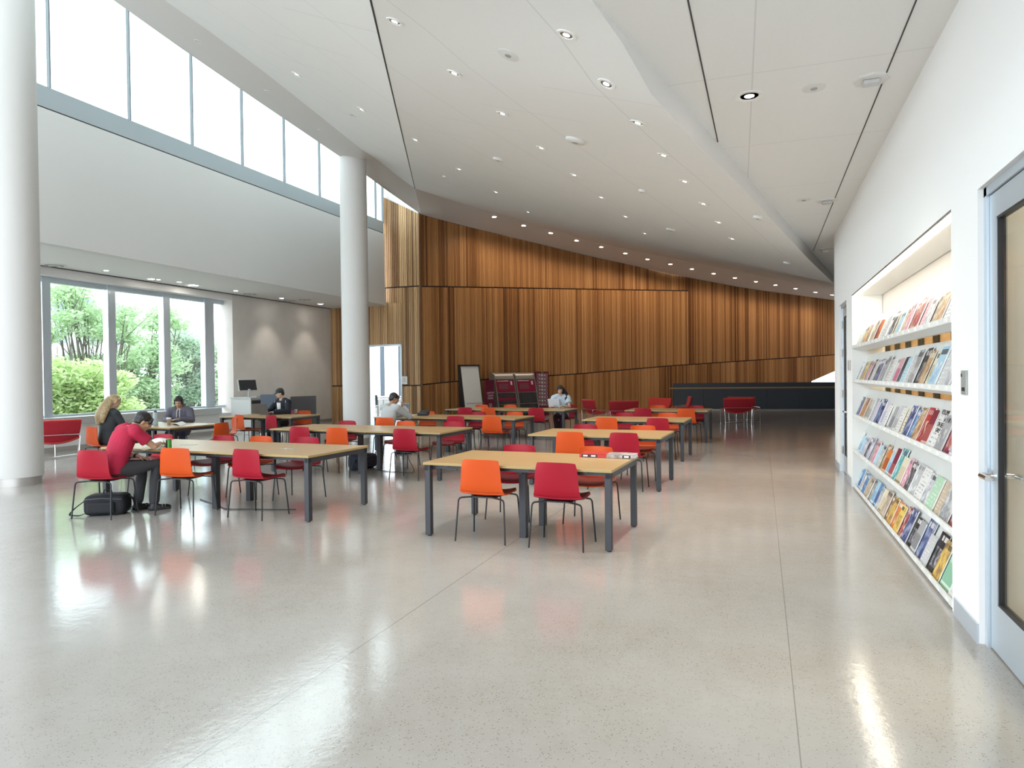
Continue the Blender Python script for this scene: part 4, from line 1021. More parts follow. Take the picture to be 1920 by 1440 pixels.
def nth(k, end='left'): return ('first ' if k == 0 else NTH[k])
ROWS = (('the smooth ceiling band over the clerestory', [0, 1, 2]), ('the row just inside the clerestory band', [3, 4, 8, 9, 10, 11]),
        ('the ceiling row that starts right of the dark seam', [5, 6, 7, 12, 13, 22, 23, 24]), ('the outermost row next to the folded fascia', [14, 15, 16, 17, 18, 19, 20, 21]))
ROWS = (ROWS[0], ('the row just inside the clerestory band', [3, 4, 8, 9, 10, 11]), ('the row beginning right of the dark seam', [5, 6, 7, 12, 13]),
        ('the short row nearest the wood wall', [22, 23, 24]), ('the outermost row next to the folded fascia', [14, 15, 16, 17, 18, 19, 20, 21]))
for rowname, idx in ROWS:
    for k, i in enumerate(idx):
        downlight(*field[i], .074 if i > 2 else .05, 'small downlight, %sin %s' % (nth(k), rowname), G1, M_glow if i > 2 else M_trim, (0 if i < 3 else 2.4*DOWN_W if i in (12, 13, 22, 23, 24, 17, 18, 19, 20, 21, 10, 11) else DOWN_W))
wash = [(927, 406.5), (982, 423), (1032.6, 437), (1081, 451), (1127.5, 463), (1172.5, 475), (1214, 486), (1257, 495.4), (1297.5, 504.6), (1338, 513), (1378, 521), (1417, 528), (1454, 534.6), (1491.7, 541), (1529, 548), (1560, 553)]
for k, (px, py) in enumerate(wash):
    h = hit_ceiling(px, py)
    if h is None: continue
    a_, t2 = wall_hit(min(px, 1295), 0); nrm = Vector((-t2.y, t2.x, 0)) 
    downlight(px, py, .115, 'glowing warm downlight above the wood wall, %sfrom the left' % nth(k), G2, M_glow2, 85 if k < 8 else 50, True, (1, .84, .64), 120, (Vector((0, 0, -1))+nrm*.35).normalized())
low = [(199, 507, .08), (283.6, 523, .12), (297, 524, .07), (336, 528.6, .08), (362, 535, .20), (442, 545, .09), (528, 559, .10), (601, 570, .13)]
for k, (px, py, r) in enumerate(low):
    downlight(px, py, r, 'white downlight in the low window ceiling, %sfrom the left' % nth(k), G3, M_glow, 40 if k in (0, 3, 5) else (70 if k in (6, 7) else 30), True, (1, .88, .74), 80)
downlight(1405, 179.5, .115, 'large round downlight with a bright rim in the flat right-hand ceiling', 'right ceiling downlight', M_glow2, 60, False, (1, .88, .70), 110)
def disc(px, py, r, hgt, name, label, cat, m, group=None):
    h = hit_ceiling(px, py)
    if h is None: return
    t = thing(name, label, cat, (0, 0, 0), 0, group); t.matrix_world = frameM(*h)
    bm = BM(); lathe(bm, [(r, .0005), (r, -hgt*.6), (r*.85, -hgt), (0, -hgt)], seg=24); obj('body', bm, m, t, smooth=True)
    bm = BM(); lathe(bm, [(r*.3, -hgt), (r*.28, -hgt-.006), (0, -hgt-.006)], seg=16); obj('sensor', bm, mat('device_grey', (.35, .35, .34), .5), t, smooth=True)
    return t
M_plate = mat('ceiling_plate', (.70, .70, .68), .6)
for px, py, lab in ((1526, 165, 'flat round cover plate in the right-hand ceiling near the big downlight'), (1507, 375, 'flat round cover plate far along the right-hand ceiling'),
                    (953, 103, 'flat round cover plate in the upper part of the main ceiling'), (660, 215, 'flat round cover plate left of the dark ceiling seam')):
    disc(px, py, .09, .006, 'cover_plate', lab, 'cover plate', M_plate, 'ceiling cover plates')
for px, py, r, lab in ((935, 297.5, .09, 'small white dome sensor in the middle of the main ceiling'), (1080, 261.7, .12, 'white ceiling device near the centre of the main ceiling'), (1259, 430, .11, 'white ceiling device toward the far part of the main ceiling'),
                       (1204, 356, .05, 'tiny white sensor in the main ceiling right of centre'), (1422, 406, .07, 'small white sensor by the folded fascia'), (1476, 492, .08, 'small white sensor near the far end of the main ceiling'),
                       (834, 330, .05, 'tiny sprinkler dot in the main ceiling beside the seam')):
    disc(px, py, r, .035, 'ceiling_sensor', lab, 'sensor', M_plate, 'ceiling sensors')
for px, py, s_, lab in ((1633, 149, 1, 'nearest octagonal speaker strobe in the right-hand ceiling'), (1550, 376, 1, 'middle speaker strobe in the right-hand ceiling'), (1547, 467, 1, 'farthest speaker strobe in the right-hand ceiling')):
    h = hit_ceiling(px, py)
    t = thing('ceiling_strobe', lab, 'alarm strobe', h[0], 0, 'strobes in the right-hand ceiling')
    bm = BM(); lathe(bm, [(.14, 0), (.13, -.012), (0, -.012)], seg=8); obj('base_plate', bm, M_plate, t); bm = BM(); box(bm, -.06, .06, -.05, .05, -.045, -.012, .012); obj('lens', bm, mat('strobe_lens', (.55, .56, .56), .25), t)
for px, py, lab in ((102, 497, 'round air vent at the left end of the low ceiling'), (468, 550.6, 'round air vent above the grey wall, left one'), (543, 563, 'dark round air vent above the grey wall, middle one'), (571, 561.5, 'dark round air vent above the grey wall, right one')):
    h = hit_ceiling(px, py)
    if h is None: continue
    t = thing('air_vent', lab, 'vent', (h[0].x, h[0].y, h[0].z), 0, 'air vents in the low ceiling')
    for k, r in enumerate((.24, .18, .12, .06)):
        bm = BM(); lathe(bm, [(r, 0), (r, -.012-.008*k), (r-.03, -.016-.008*k), (max(r-.05, 0.0), -.004)], seg=28); obj('ring', bm, M_plate if k % 2 == 0 else M_base, t, smooth=True)

# ================================================================ MAGAZINES
def cover_mat(name, a, b, c, kind, seed):
    m = bpy.data.materials.new(name); m.use_nodes = True; nt = m.node_tree; L = nt.links.new
    bs = nt.nodes['Principled BSDF']; bs.inputs['Roughness'].default_value = .35
    uv = nt.nodes.new('ShaderNodeUVMap'); s = nt.nodes.new('ShaderNodeSeparateXYZ'); L(uv.outputs[0], s.inputs[0]); U, V = s.outputs[0], s.outputs[1]
    mp = N(nt, 'ShaderNodeMapping', Location=(seed*3.1, seed*1.7, 0)); L(uv.outputs[0], mp.inputs[0])
    def between(x, lo, hi): return math_(nt, 'MULTIPLY', math_(nt, 'GREATER_THAN', x, lo), math_(nt, 'LESS_THAN', x, hi))
    nz = N(nt, 'ShaderNodeTexNoise', Scale=3.2, Detail=5, Roughness=.65); L(mp.outputs[0], nz.inputs['Vector'])
    pic = ramp(nt, nz.outputs['Fac'], [(.38, a), (.48, b), (.60, c)])
    if kind == 0:      # picture cover with title bar of letter-like marks
        base = pic
    elif kind == 1:    # plain cover with a picture window
        inside = math_(nt, 'MULTIPLY', between(U, .14, .86), between(V, .12, .62)); base = mixc(nt, inside, a, pic)
    elif kind == 2:    # two flat colour fields
        base = mixc(nt, math_(nt, 'GREATER_THAN', V, .55+.1*math.sin(seed)), b, a); base = mixc(nt, between(V, .05, .12), base, c)
    else:              # rows of text on plain paper
        rows = math_(nt, 'LESS_THAN', math_(nt, 'FRACT', math_(nt, 'MULTIPLY', V, 9)), .35)
        wn = nt.nodes.new('ShaderNodeTexWhiteNoise'); wn.noise_dimensions = '2D'
        cb = nt.nodes.new('ShaderNodeCombineXYZ'); L(math_(nt, 'FLOOR', math_(nt, 'MULTIPLY', U, 14)), cb.inputs[0]); L(math_(nt, 'FLOOR', math_(nt, 'MULTIPLY', V, 9)), cb.inputs[1]); L(cb.outputs[0], wn.inputs['Vector'])
        base = mixc(nt, math_(nt, 'MULTIPLY', math_(nt, 'MULTIPLY', rows, math_(nt, 'GREATER_THAN', wn.outputs['Value'], .55)), between(U, .08, .92)), a, c)
    if kind in (0, 1):
        wn = nt.nodes.new('ShaderNodeTexWhiteNoise'); wn.noise_dimensions = '2D'
        cb = nt.nodes.new('ShaderNodeCombineXYZ'); L(math_(nt, 'FLOOR', math_(nt, 'MULTIPLY', U, 11)), cb.inputs[0]); cb.inputs[1].default_value = seed; L(cb.outputs[0], wn.inputs['Vector'])
        tt = math_(nt, 'MULTIPLY', math_(nt, 'MULTIPLY', between(V, .80, .93), between(U, .08, .92)), math_(nt, 'GREATER_THAN', wn.outputs['Value'], .35))
        lum = sum(a)/3; base = mixc(nt, math_(nt, 'MULTIPLY', tt, .85), base, (.9, .9, .88) if lum < .35 else (.06, .06, .07))
    L(base, bs.inputs['Base Color']); return m
K_ = {'white': ((.80, .80, .79), (.62, .64, .68), (.35, .36, .4)), 'cream': ((.78, .72, .55), (.66, .58, .42), (.30, .24, .16)), 'yellow': ((.80, .62, .16), (.70, .45, .12), (.30, .2, .1)),
      'black': ((.02, .02, .025), (.10, .10, .12), (.45, .45, .48)), 'grey': ((.40, .42, .44), (.25, .26, .28), (.65, .66, .66)), 'red': ((.48, .03, .03), (.25, .02, .03), (.75, .55, .45)),
      'orange': ((.72, .22, .05), (.45, .12, .04), (.82, .60, .35)), 'pink': ((.74, .42, .48), (.60, .18, .30), (.82, .72, .74)), 'lilac': ((.62, .60, .74), (.45, .44, .62), (.80, .80, .85)),
      'blue': ((.10, .28, .58), (.05, .12, .35), (.45, .62, .80)), 'light blue': ((.42, .66, .80), (.25, .48, .70), (.80, .86, .90)), 'navy': ((.03, .05, .14), (.08, .12, .30), (.35, .40, .55)),
      'teal': ((.10, .50, .55), (.04, .28, .34), (.55, .78, .78)), 'green': ((.45, .68, .50), (.25, .50, .35), (.72, .82, .70)), 'brown': ((.28, .15, .08), (.45, .28, .14), (.68, .55, .38)),
      'tan': ((.55, .45, .34), (.40, .32, .24), (.72, .66, .56)), 'maroon': ((.22, .03, .06), (.40, .10, .10), (.70, .50, .45)), 'silver': ((.58, .60, .62), (.42, .44, .46), (.78, .80, .80))}
shelves = [  # from the far end to the near end: (colour, cover kind, width, height)
 'cream 3 .2 .24|white 3 .2 .25|white 1 .2 .26|yellow 0 .2 .26|orange 0 .2 .27|tan 2 .2 .26|cream 1 .2 .27|tan 0 .2 .29|red 2 .2 .28|orange 2 .2 .26|white 3 .24 .28|silver 3 .22 .27|white 1 .2 .26|black 0 .2 .29|cream 2 .22 .25|light blue 1 .2 .25|cream 0 .2 .27|pink 0 .21 .30|maroon 0 .2 .28|red 0 .22 .31|pink 3 .22 .28|white 0 .21 .26|tan 0 .22 .27|brown 0 .21 .26|white 3 .22 .29|lilac 3 .22 .26',
 'black 0 .2 .28|white 3 .2 .28|grey 0 .2 .27|yellow 1 .2 .28|tan 0 .2 .28|pink 0 .2 .27|black 1 .2 .29|silver 3 .22 .26|black 0 .2 .28|navy 0 .2 .29|grey 0 .2 .27|grey 1 .2 .31|silver 0 .2 .27|white 3 .2 .27|white 1 .2 .28|pink 2 .2 .27|black 2 .2 .28|light blue 3 .2 .27|silver 3 .22 .29|grey 0 .24 .33|black 1 .22 .34|brown 0 .22 .31|cream 1 .2 .30|light blue 1 .23 .33|silver 3 .22 .33|white 0 .24 .34|lilac 2 .2 .29',
 'black 0 .2 .27|navy 2 .2 .27|orange 0 .2 .27|brown 2 .2 .27|tan 2 .26 .25|silver 2 .22 .26|grey 3 .2 .29|lilac 3 .2 .26|blue 0 .2 .30|navy 1 .2 .28|lilac 2 .22 .27|white 3 .2 .25|white 2 .2 .26|grey 2 .2 .25|silver 2 .2 .27|white 3 .22 .26|cream 3 .2 .26|navy 0 .22 .30|blue 0 .2 .27|brown 0 .22 .30|red 1 .2 .31|maroon 2 .2 .30|white 3 .30 .33|grey 1 .22 .28|maroon 1 .22 .30|lilac 2 .22 .27',
 'white 3 .2 .27|light blue 2 .2 .24|light blue 1 .2 .24|lilac 0 .2 .24|black 0 .2 .26|lilac 0 .2 .28|grey 1 .2 .25|pink 1 .2 .27|light blue 3 .2 .24|silver 0 .2 .27|brown 0 .2 .29|orange 2 .2 .25|light blue 2 .2 .24|maroon 2 .2 .31|teal 0 .24 .33|cream 2 .22 .27|pink 0 .2 .28|black 0 .2 .27|silver 0 .24 .28|white 3 .24 .28|white 0 .22 .26|green 3 .24 .27|tan 3 .2 .26|grey 0 .26 .33|maroon 0 .24 .29',
 'light blue 0 .2 .25|blue 2 .2 .27|white 1 .22 .26|blue 1 .22 .26|tan 3 .2 .25|cream 0 .2 .25|grey 0 .22 .27|light blue 2 .2 .28|blue 2 .2 .27|silver 0 .2 .26|cream 2 .24 .26|tan 0 .24 .29|brown 1 .2 .26|yellow 0 .22 .28|orange 1 .2 .27|yellow 1 .22 .27|red 0 .22 .29|navy 0 .24 .32|black 1 .22 .28|grey 2 .2 .28|navy 0 .26 .34|silver 3 .2 .25|black 1 .26 .32|yellow 0 .22 .30|green 2 .30 .28|white 1 .24 .26']
ORD = ['top', 'second', 'third', 'fourth', 'bottom']
matc = {}; magM = {}
rnd = random.Random(11)
for r_, line in enumerate(shelves):
    items = [q.rsplit(' ', 3) for q in line.split('|')]; n = len(items)
    tot = sum(float(q[2]) for q in items); sc_ = (NY1-NY0-.08)/tot; y = NY1-.04
    seen = {}
    for k, (colr, kind, w_, h_) in enumerate(items):
        w0 = float(w_); h0 = float(h_); kind = int(kind)
        key = (colr, kind, (k+r_) % 2)
        if key not in matc: matc[key] = cover_mat('cover_%s_%d_%d' % (colr.replace(' ', '_'), kind, key[2]), *K_[colr], kind, len(matc)+1)
        yc = y-w0*sc_/2; y -= w0*sc_
        ww = w0*sc_*rnd.uniform(.90, 1.08); th = rnd.uniform(.004, .010)
        bm = BM(); uvl = bm.loops.layers.uv.new('UVMap'); box(bm, -th, 0, -ww/2, ww/2, 0, h0)
        for f in bm.faces:
            for lp in f.loops: lp[uvl].uv = (.5-lp.vert.co.y/ww, lp.vert.co.z/h0)
        bm.normal_update()
        for f in bm.faces: f.material_index = 0 if abs(f.normal.x) > .5 else 1
        o = obj('magazine', bm, [matc[key], M_paper])
        a_ = math.atan2(.155, .399)
        lay = (k % 2)*.011
        o.location = (XW+.043-lay, yc, LZ[r_]-.006); o.rotation_euler = (rnd.uniform(-.02, .02), a_, 0)
        look = {0: 'photo-cover', 1: 'framed-picture', 2: 'plain two-tone', 3: 'text-covered'}[kind]
        tag(o, '%s %s magazine on the %s shelf, %sfrom the far end' % (colr, look, ORD[r_], nth(k)), 'magazine', 'magazines on the %s shelf' % ORD[r_])
        if r_ == 2 and k == 22:
            for txt, uu, vv, sz in (('VOLUME', 0, .29, .058), ('54', .06, .235, .05), ('ON BER', .01, .19, .058), ('GALE', 0, .145, .052)):
                text_mesh('lettering', txt, sz, M_blackp, o, Matrix.Translation((-th-.0015, -uu, vv)) @ Matrix.Rotation(-PI/2, 4, 'Z') @ Matrix.Rotation(PI/2, 4, 'X'))

# ================================================================ OUTSIDE
struct(bxo('trim_10', -60, XG-1.2, -30, 60, -4.6, -4.5, mat('lawn_ground', (.10, .16, .05), .9)))
M_bark = mat('tree_bark', (.17, .15, .13), .9, noise=.3, nscale=6)
def leaf_mat(name, a, b, c):
    m = bpy.data.materials.new(name); m.use_nodes = True; nt = m.node_tree; L = nt.links.new; bs = nt.nodes['Principled BSDF']
    ob = nt.nodes.new('ShaderNodeNewGeometry'); L(ramp(nt, ob.outputs['Random Per Island'], [(.0, a), (.5, b), (1, c)]), bs.inputs['Base Color']); bs.inputs['Roughness'].default_value = .6
    tr = nt.nodes.new('ShaderNodeBsdfTranslucent'); L(ramp(nt, ob.outputs['Random Per Island'], [(.0, a), (.5, b), (1, c)]), tr.inputs[0])
    mx = nt.nodes.new('ShaderNodeMixShader'); mx.inputs[0].default_value = .5; L(bs.outputs[0], mx.inputs[1]); L(tr.outputs[0], mx.inputs[2]); L(mx.outputs[0], nt.nodes['Material Output'].inputs[0]); return m
M_leafs = [leaf_mat('leaves_yellow_green', (.52, .68, .30), (.66, .78, .42), (.78, .86, .54)), leaf_mat('leaves_mid_green', (.40, .56, .32), (.56, .70, .46), (.70, .80, .58)), leaf_mat('leaves_blue_green', (.40, .52, .40), (.56, .66, .52), (.68, .76, .64))]  # greens paled so the overexposed daylight haze sits in the leaf colour
def tree(base, hgt, crown, lm, label, clusters, nleaf, size, seed, spread_=1.0):
    rng = np.random.default_rng(seed); t = thing('tree', label, 'tree', base, 0, 'trees outside the window')
    pr = random.Random(seed); bmT = BM(); tips = []
    top = Vector((0, 0, hgt*.45)); tube(bmT, [(0, 0, 0), (.1, .05, hgt*.25), top], [.24, .19, .15], 10)
    obj('trunk', bmT, M_bark, t, smooth=True)
    bmB = BM()
    for k in range(clusters):
        c = Vector(crown[k % len(crown)]) + Vector((pr.uniform(-1, 1), pr.uniform(-1, 1), pr.uniform(-.7, .7)))*spread_
        mid = top.lerp(c, .5)+Vector((pr.uniform(-.3, .3), pr.uniform(-.3, .3), pr.uniform(-.4, .1)))
        tube(bmB, [top-Vector((0, 0, .3)), mid, c], [.09, .05, .015], 6, False); tips.append(c)
        for j in range(3):
            e2 = c+Vector((pr.uniform(-.8, .8), pr.uniform(-.8, .8), pr.uniform(-.3, .5))); tube(bmB, [mid.lerp(c, .4+.2*j), e2], [.02, .006], 5, False)
    obj('branches', bmB, M_bark, t, smooth=True)
    n = nleaf; ci = rng.integers(0, len(tips), n); cs = np.array([list(v) for v in tips])[ci]
    rad = rng.uniform(.45, .95, len(tips))[ci]
    d = rng.normal(size=(n, 3)); d /= np.linalg.norm(d, axis=1)[:, None]; rr = rng.random(n)**.45
    pos = cs+d*(rr*rad)[:, None]*np.array([1.15, 1.15, .62])
    a = rng.normal(size=(n, 3)); a[:, 2] *= .5; a /= np.linalg.norm(a, axis=1)[:, None]; b = np.cross(a, rng.normal(size=(n, 3))); b /= np.linalg.norm(b, axis=1)[:, None]
    s = size*rng.uniform(.6, 1.3, n)[:, None]
    co = np.stack([pos-a*s, pos+b*s*.45, pos+a*s, pos-b*s*.45], 1).reshape(-1, 3)
    me = bpy.data.meshes.new('foliage'); me.vertices.add(4*n); me.vertices.foreach_set('co', co.ravel()); me.loops.add(4*n); me.loops.foreach_set('vertex_index', np.arange(4*n)); me.polygons.add(n)
    me.polygons.foreach_set('loop_start', np.arange(0, 4*n, 4)); me.polygons.foreach_set('loop_total', np.full(n, 4)); me.update(); me.validate()
    new_obj('foliage', me, lm, t)
    return t
def rel(px, py, X, base): v = uX(px, py, X); return tuple(v-Vector(base))
def mk(bx, pxs, X, lm, label, cl_, nl, sz, seed, sp):
    v = uX(bx, 900, X); base = (X, v.y, -4.5)
    cr = [rel(a, b, X+dx, base) for a, b, dx in pxs]; tree(base, 6, cr, lm, label, cl_, nl, sz, seed, sp)
mk(150, [(100, 760, 0), (150, 740, 0), (190, 760, .5), (120, 720, -.5), (170, 710, 0), (140, 770, .5), (205, 730, 0), (95, 700, 0), (60, 740, 0), (20, 700, 0)], -19.5, M_leafs[0], 'bright yellow-green bushy tree low in the left window pane', 40, 26000, .085, 3, .55)
mk(170, [(105, 560, 0), (150, 600, 0), (185, 570, 0), (100, 640, 0), (160, 650, 0), (190, 640, 0), (200, 600, 0), (225, 605, 0), (120, 540, 0), (60, 600, 0), (30, 560, 0)], -25, M_leafs[1], 'tall airy tree with visible branches filling the left pane', 26, 7500, .10, 5, .8)
mk(270, [(230, 690, 0), (260, 670, 0), (290, 610, 0), (240, 740, 0), (280, 730, 0), (300, 700, 0), (225, 760, 0), (270, 765, 0), (285, 640, 0)], -26, M_leafs[1], 'green tree with a slanting limb in the middle pane', 32, 13000, .10, 8, .8)
mk(350, [(330, 660, 0), (360, 650, 0), (375, 690, 0), (335, 700, 0), (350, 740, 0), (380, 740, 0), (325, 750, 0), (395, 670, 0), (410, 720, 0)], -27, M_leafs[2], 'blue-green tree crown in the right window pane', 36, 22000, .10, 12, .8)
v = uX(250, 900, -26); bm = BM(); 
# pale building far behind the trees
vb = uX(150, 560, -62)
t = thing('pale_building', 'pale tower far behind the trees in the left pane', 'building', (vb.x, vb.y, -4.5), 0)
bxo('wall', -3, 3, -9, 3.5, 0, 17.5, mat('pale_facade', (.62, .62, .62), .8), t)
for i in range(4):
    for j in range(4): bxo('window', 3.0, 3.05, -7.4+j*2.7, -6.3+j*2.7, 7+i*2.6, 8.5+i*2.6, mat('facade_glass', (.25, .30, .36), .3), t)

# room seen through the doorway in the side facet
fdv = (plan(754, Dd(754))-plan(692, Dd(692))).normalized(); fnv = Vector((fdv.y, -fdv.x))
pL, pR = plan(692, Dd(692)), plan(754.5, Dd(754.5)); dw = (pR-pL).length; ang = math.atan2(fdv.y, fdv.x)
t = thing('door_3', '', ''); del t['label']; del t['category']; struct(t); t.location = (pL.x, pL.y, 0); t.rotation_euler = (0, 0, ang)
bm = BM(); box(bm, 0, .06, -.04, .30, 0, zd); box(bm, dw-.06, dw, -.04, .30, 0, zd); box(bm, 0, dw, -.04, .30, zd-.06, zd); obj('frame', bm, M_alu, t)
bxo('wall_beyond', -13.5, -11.2, 27.5, 27.7, 0, .75, M_white); struct(bpy.data.objects['wall_beyond'])
w3 = thing('window_3', '', ''); del w3['label']; del w3['category']; struct(w3)
bm = BM()
for px, pw in ((640, 3), (717, 7), (749, 2), (800, 6)):
    v = uD(px, 700, 30.5); box(bm, v.x-pw*.012, v.x+pw*.012, v.y-.06, v.y+.06, .75, 3.3)
a, b = uD(600, 700, 30.5), uD(830, 700, 30.5); 
bm2 = BM(); extrude_poly(bm2, [(a.x, a.y, 0), (b.x, b.y, 0), (b.x, b.y, .72), (a.x, a.y, .72)], (0, .15, 0)); struct(obj('wall_far_low', bm2, M_cab))
obj('mullion', bm, mat('far_mullion', (.10, .14, .18), .5), w3)
a, b = uD(724, 700, 29.5), uD(744, 700, 29.5)
bpy.data.objects.remove(bpy.data.objects['wall_beyond'])
cg = (plan(692, 27)+plan(754, 27))/2
t = thing('white_table', 'white table in the bright room beyond the doorway', 'table', (cg.x+.45, cg.y+.3, 0), .2)
bxo('tabletop', -.9, .9, -.4, .4, .70, .73, M_paper, t)
for x in (-.8, .8):
    for y in (-.33, .33): bxo('leg', x-.02, x+.02, y-.02, y+.02, 0, .70, M_silver, t)
def task_chair(x, y, rz, lab):
    t = thing('meeting_chair', lab, 'chair', (x, y, 0), rz, 'grey chairs beyond the doorway')
    bm = BM(); grid_surf(bm, [[(u*.22, -.22-.03*(1-u*u)+.02*v, .52+v*.40) for u in (-1, -.5, 0, .5, 1)] for v in (0, .33, .66, 1)], .015); obj('backrest', bm, mat('grey_mesh', (.22, .27, .30), .6), t, smooth=True)
    bxo('seat', -.23, .23, -.20, .22, .44, .48, mat('seat_pale', (.45, .50, .52), .6), t, bev=.012)
    for sx in (-1, 1):
        bm = BM(); tube(bm, bend([(sx*.24, -.24, 0), (sx*.22, -.2, .50), (sx*.22, .2, .46), (sx*.24, .24, 0)], .05), .01, 6); obj('leg_frame', bm, M_silver, t, smooth=True)
task_chair(cg.x-.2, cg.y-.7, .5, 'nearest grey chair in the room beyond the doorway'); task_chair(cg.x+.1, cg.y+1.2, FAR, 'left grey chair by the far windows beyond the doorway'); task_chair(cg.x+.75, cg.y+1.2, FAR-.3, 'right grey chair by the far windows beyond the doorway')
# notice beside the doorway
q = uD(759, 713, interp(facet, 759)); t = thing('wall_notice', 'white paper notice beside the doorway on the wood wall', 'notice', (q.x+fnv.x*.03, q.y+fnv.y*.03, q.z), ang)
bm = BM(); box(bm, -.10, .12, -.012, 0, -.14, .14); obj('sheet', bm, M_paper, t)
for k in range(5): bxo('text_line', -.07, .07-.02*(k % 2), -.0135, -.012, .09-k*.035, .10-k*.035, mat('notice_text', (.35, .36, .38), .7), t)

# ================================================================ PEOPLE
def V(*a): return Vector(a)
def blob(bm, c, r, seg=16, T=None):
    """ellipsoid r=(rx,ry,rz)"""
    M4 = Matrix.Translation(c) @ (T or Matrix.Identity(4)) @ Matrix.Diagonal((*r, 1))
    bmesh.ops.create_uvsphere(bm, u_segments=seg, v_segments=max(8, seg//2+2), radius=1, matrix=M4)
def limb(bm, pts, rs, seg=14):
    """tapered limb with round ends and extra rings so the taper bends smoothly"""
    P = [Vector(p) for p in pts]; tube(bm, P, rs, seg)
    for p, r in zip(P, rs): blob(bm, p, (r, r, r), 12)
def loft(bm, secs, seg=20):
    """secs: (centre, half width x, half depth, tilt about x)"""
    rings = []
    for c, a, b, tl in secs:
        c = Vector(c); ct, st_ = math.cos(tl), math.sin(tl)
        rings.append([bm.verts.new(c+Vector((a*math.cos(k*2*PI/seg), b*math.sin(k*2*PI/seg)*ct, b*math.sin(k*2*PI/seg)*st_))) for k in range(seg)])
    for i in range(len(rings)-1):
        for k in range(seg): bm.faces.new((rings[i][k], rings[i][(k+1) % seg], rings[i+1][(k+1) % seg], rings[i+1][k]))
    bm.faces.new(rings[0][::-1]); bm.faces.new(rings[-1])
def fuse(name, bm, voxel, m, parent, smooth_it=4, cut=None):
    """fuse overlapping closed shells into one continuous skin"""
    bmesh.ops.recalc_face_normals(bm, faces=bm.faces); me = bpy.data.meshes.new('tmp'); bm.to_mesh(me); bm.free()
    o = bpy.data.objects.new('tmp', me); C.objects.link(o)
    md = o.modifiers.new('r', 'REMESH'); md.mode = 'VOXEL'; md.voxel_size = voxel
    if smooth_it: sm = o.modifiers.new('s', 'SMOOTH'); sm.factor = .5; sm.iterations = smooth_it
    dg = bpy.context.evaluated_depsgraph_get(); dg.update(); me2 = bpy.data.meshes.new_from_object(o.evaluated_get(dg)); bpy.data.objects.remove(o)
    me2.name = name; me2.materials.clear(); me2.polygons.foreach_set('use_smooth', [True]*len(me2.polygons))
    return new_obj(name, me2, m, parent)
def hand(bm, wrist, fwd, up_, side, curl=.5, s=1.0):
    """palm, four fingers of different length with knuckle bends and a side thumb; side=+1 thumb toward +right of fwd"""
    f = fwd.normalized(); u = (up_-f*up_.dot(f)).normalized(); r = f.cross(u).normalized()*side
    T = Matrix((( r.x, f.x, u.x, 0), (r.y, f.y, u.y, 0), (r.z, f.z, u.z, 0), (0, 0, 0, 1)))
    blob(bm, wrist+f*.045*s, (.040*s, .052*s, .015*s), 12, T)
    for k, (off, ln) in enumerate(((.028, .070), (.010, .080), (-.010, .074), (-.027, .058))):
        b = wrist+f*.085*s+r*off*s; a1 = curl*.5; a2 = curl*1.3; a3 = curl*1.9; L1 = ln*.45*s; L2 = ln*.32*s; L3 = ln*.23*s
        p1 = b+(f*math.cos(a1)-u*math.sin(a1))*L1; p2 = p1+(f*math.cos(a2)-u*math.sin(a2))*L2; p3 = p2+(f*math.cos(a3)-u*math.sin(a3))*L3
        tube(bm, [b-f*.02*s, b, p1, p2, p3], [.0095*s, .0092*s, .0085*s, .0078*s, .006*s], 8)
    b = wrist+f*.025*s+r*.030*s; p1 = b+(f*.6+r*.7-u*.2).normalized()*.038*s; p2 = p1+(f*.9+r*.15-u*.3).normalized()*.030*s
    tube(bm, [b-r*.012*s, b, p1, p2], [.013*s, .012*s, .010*s, .007*s], 8)
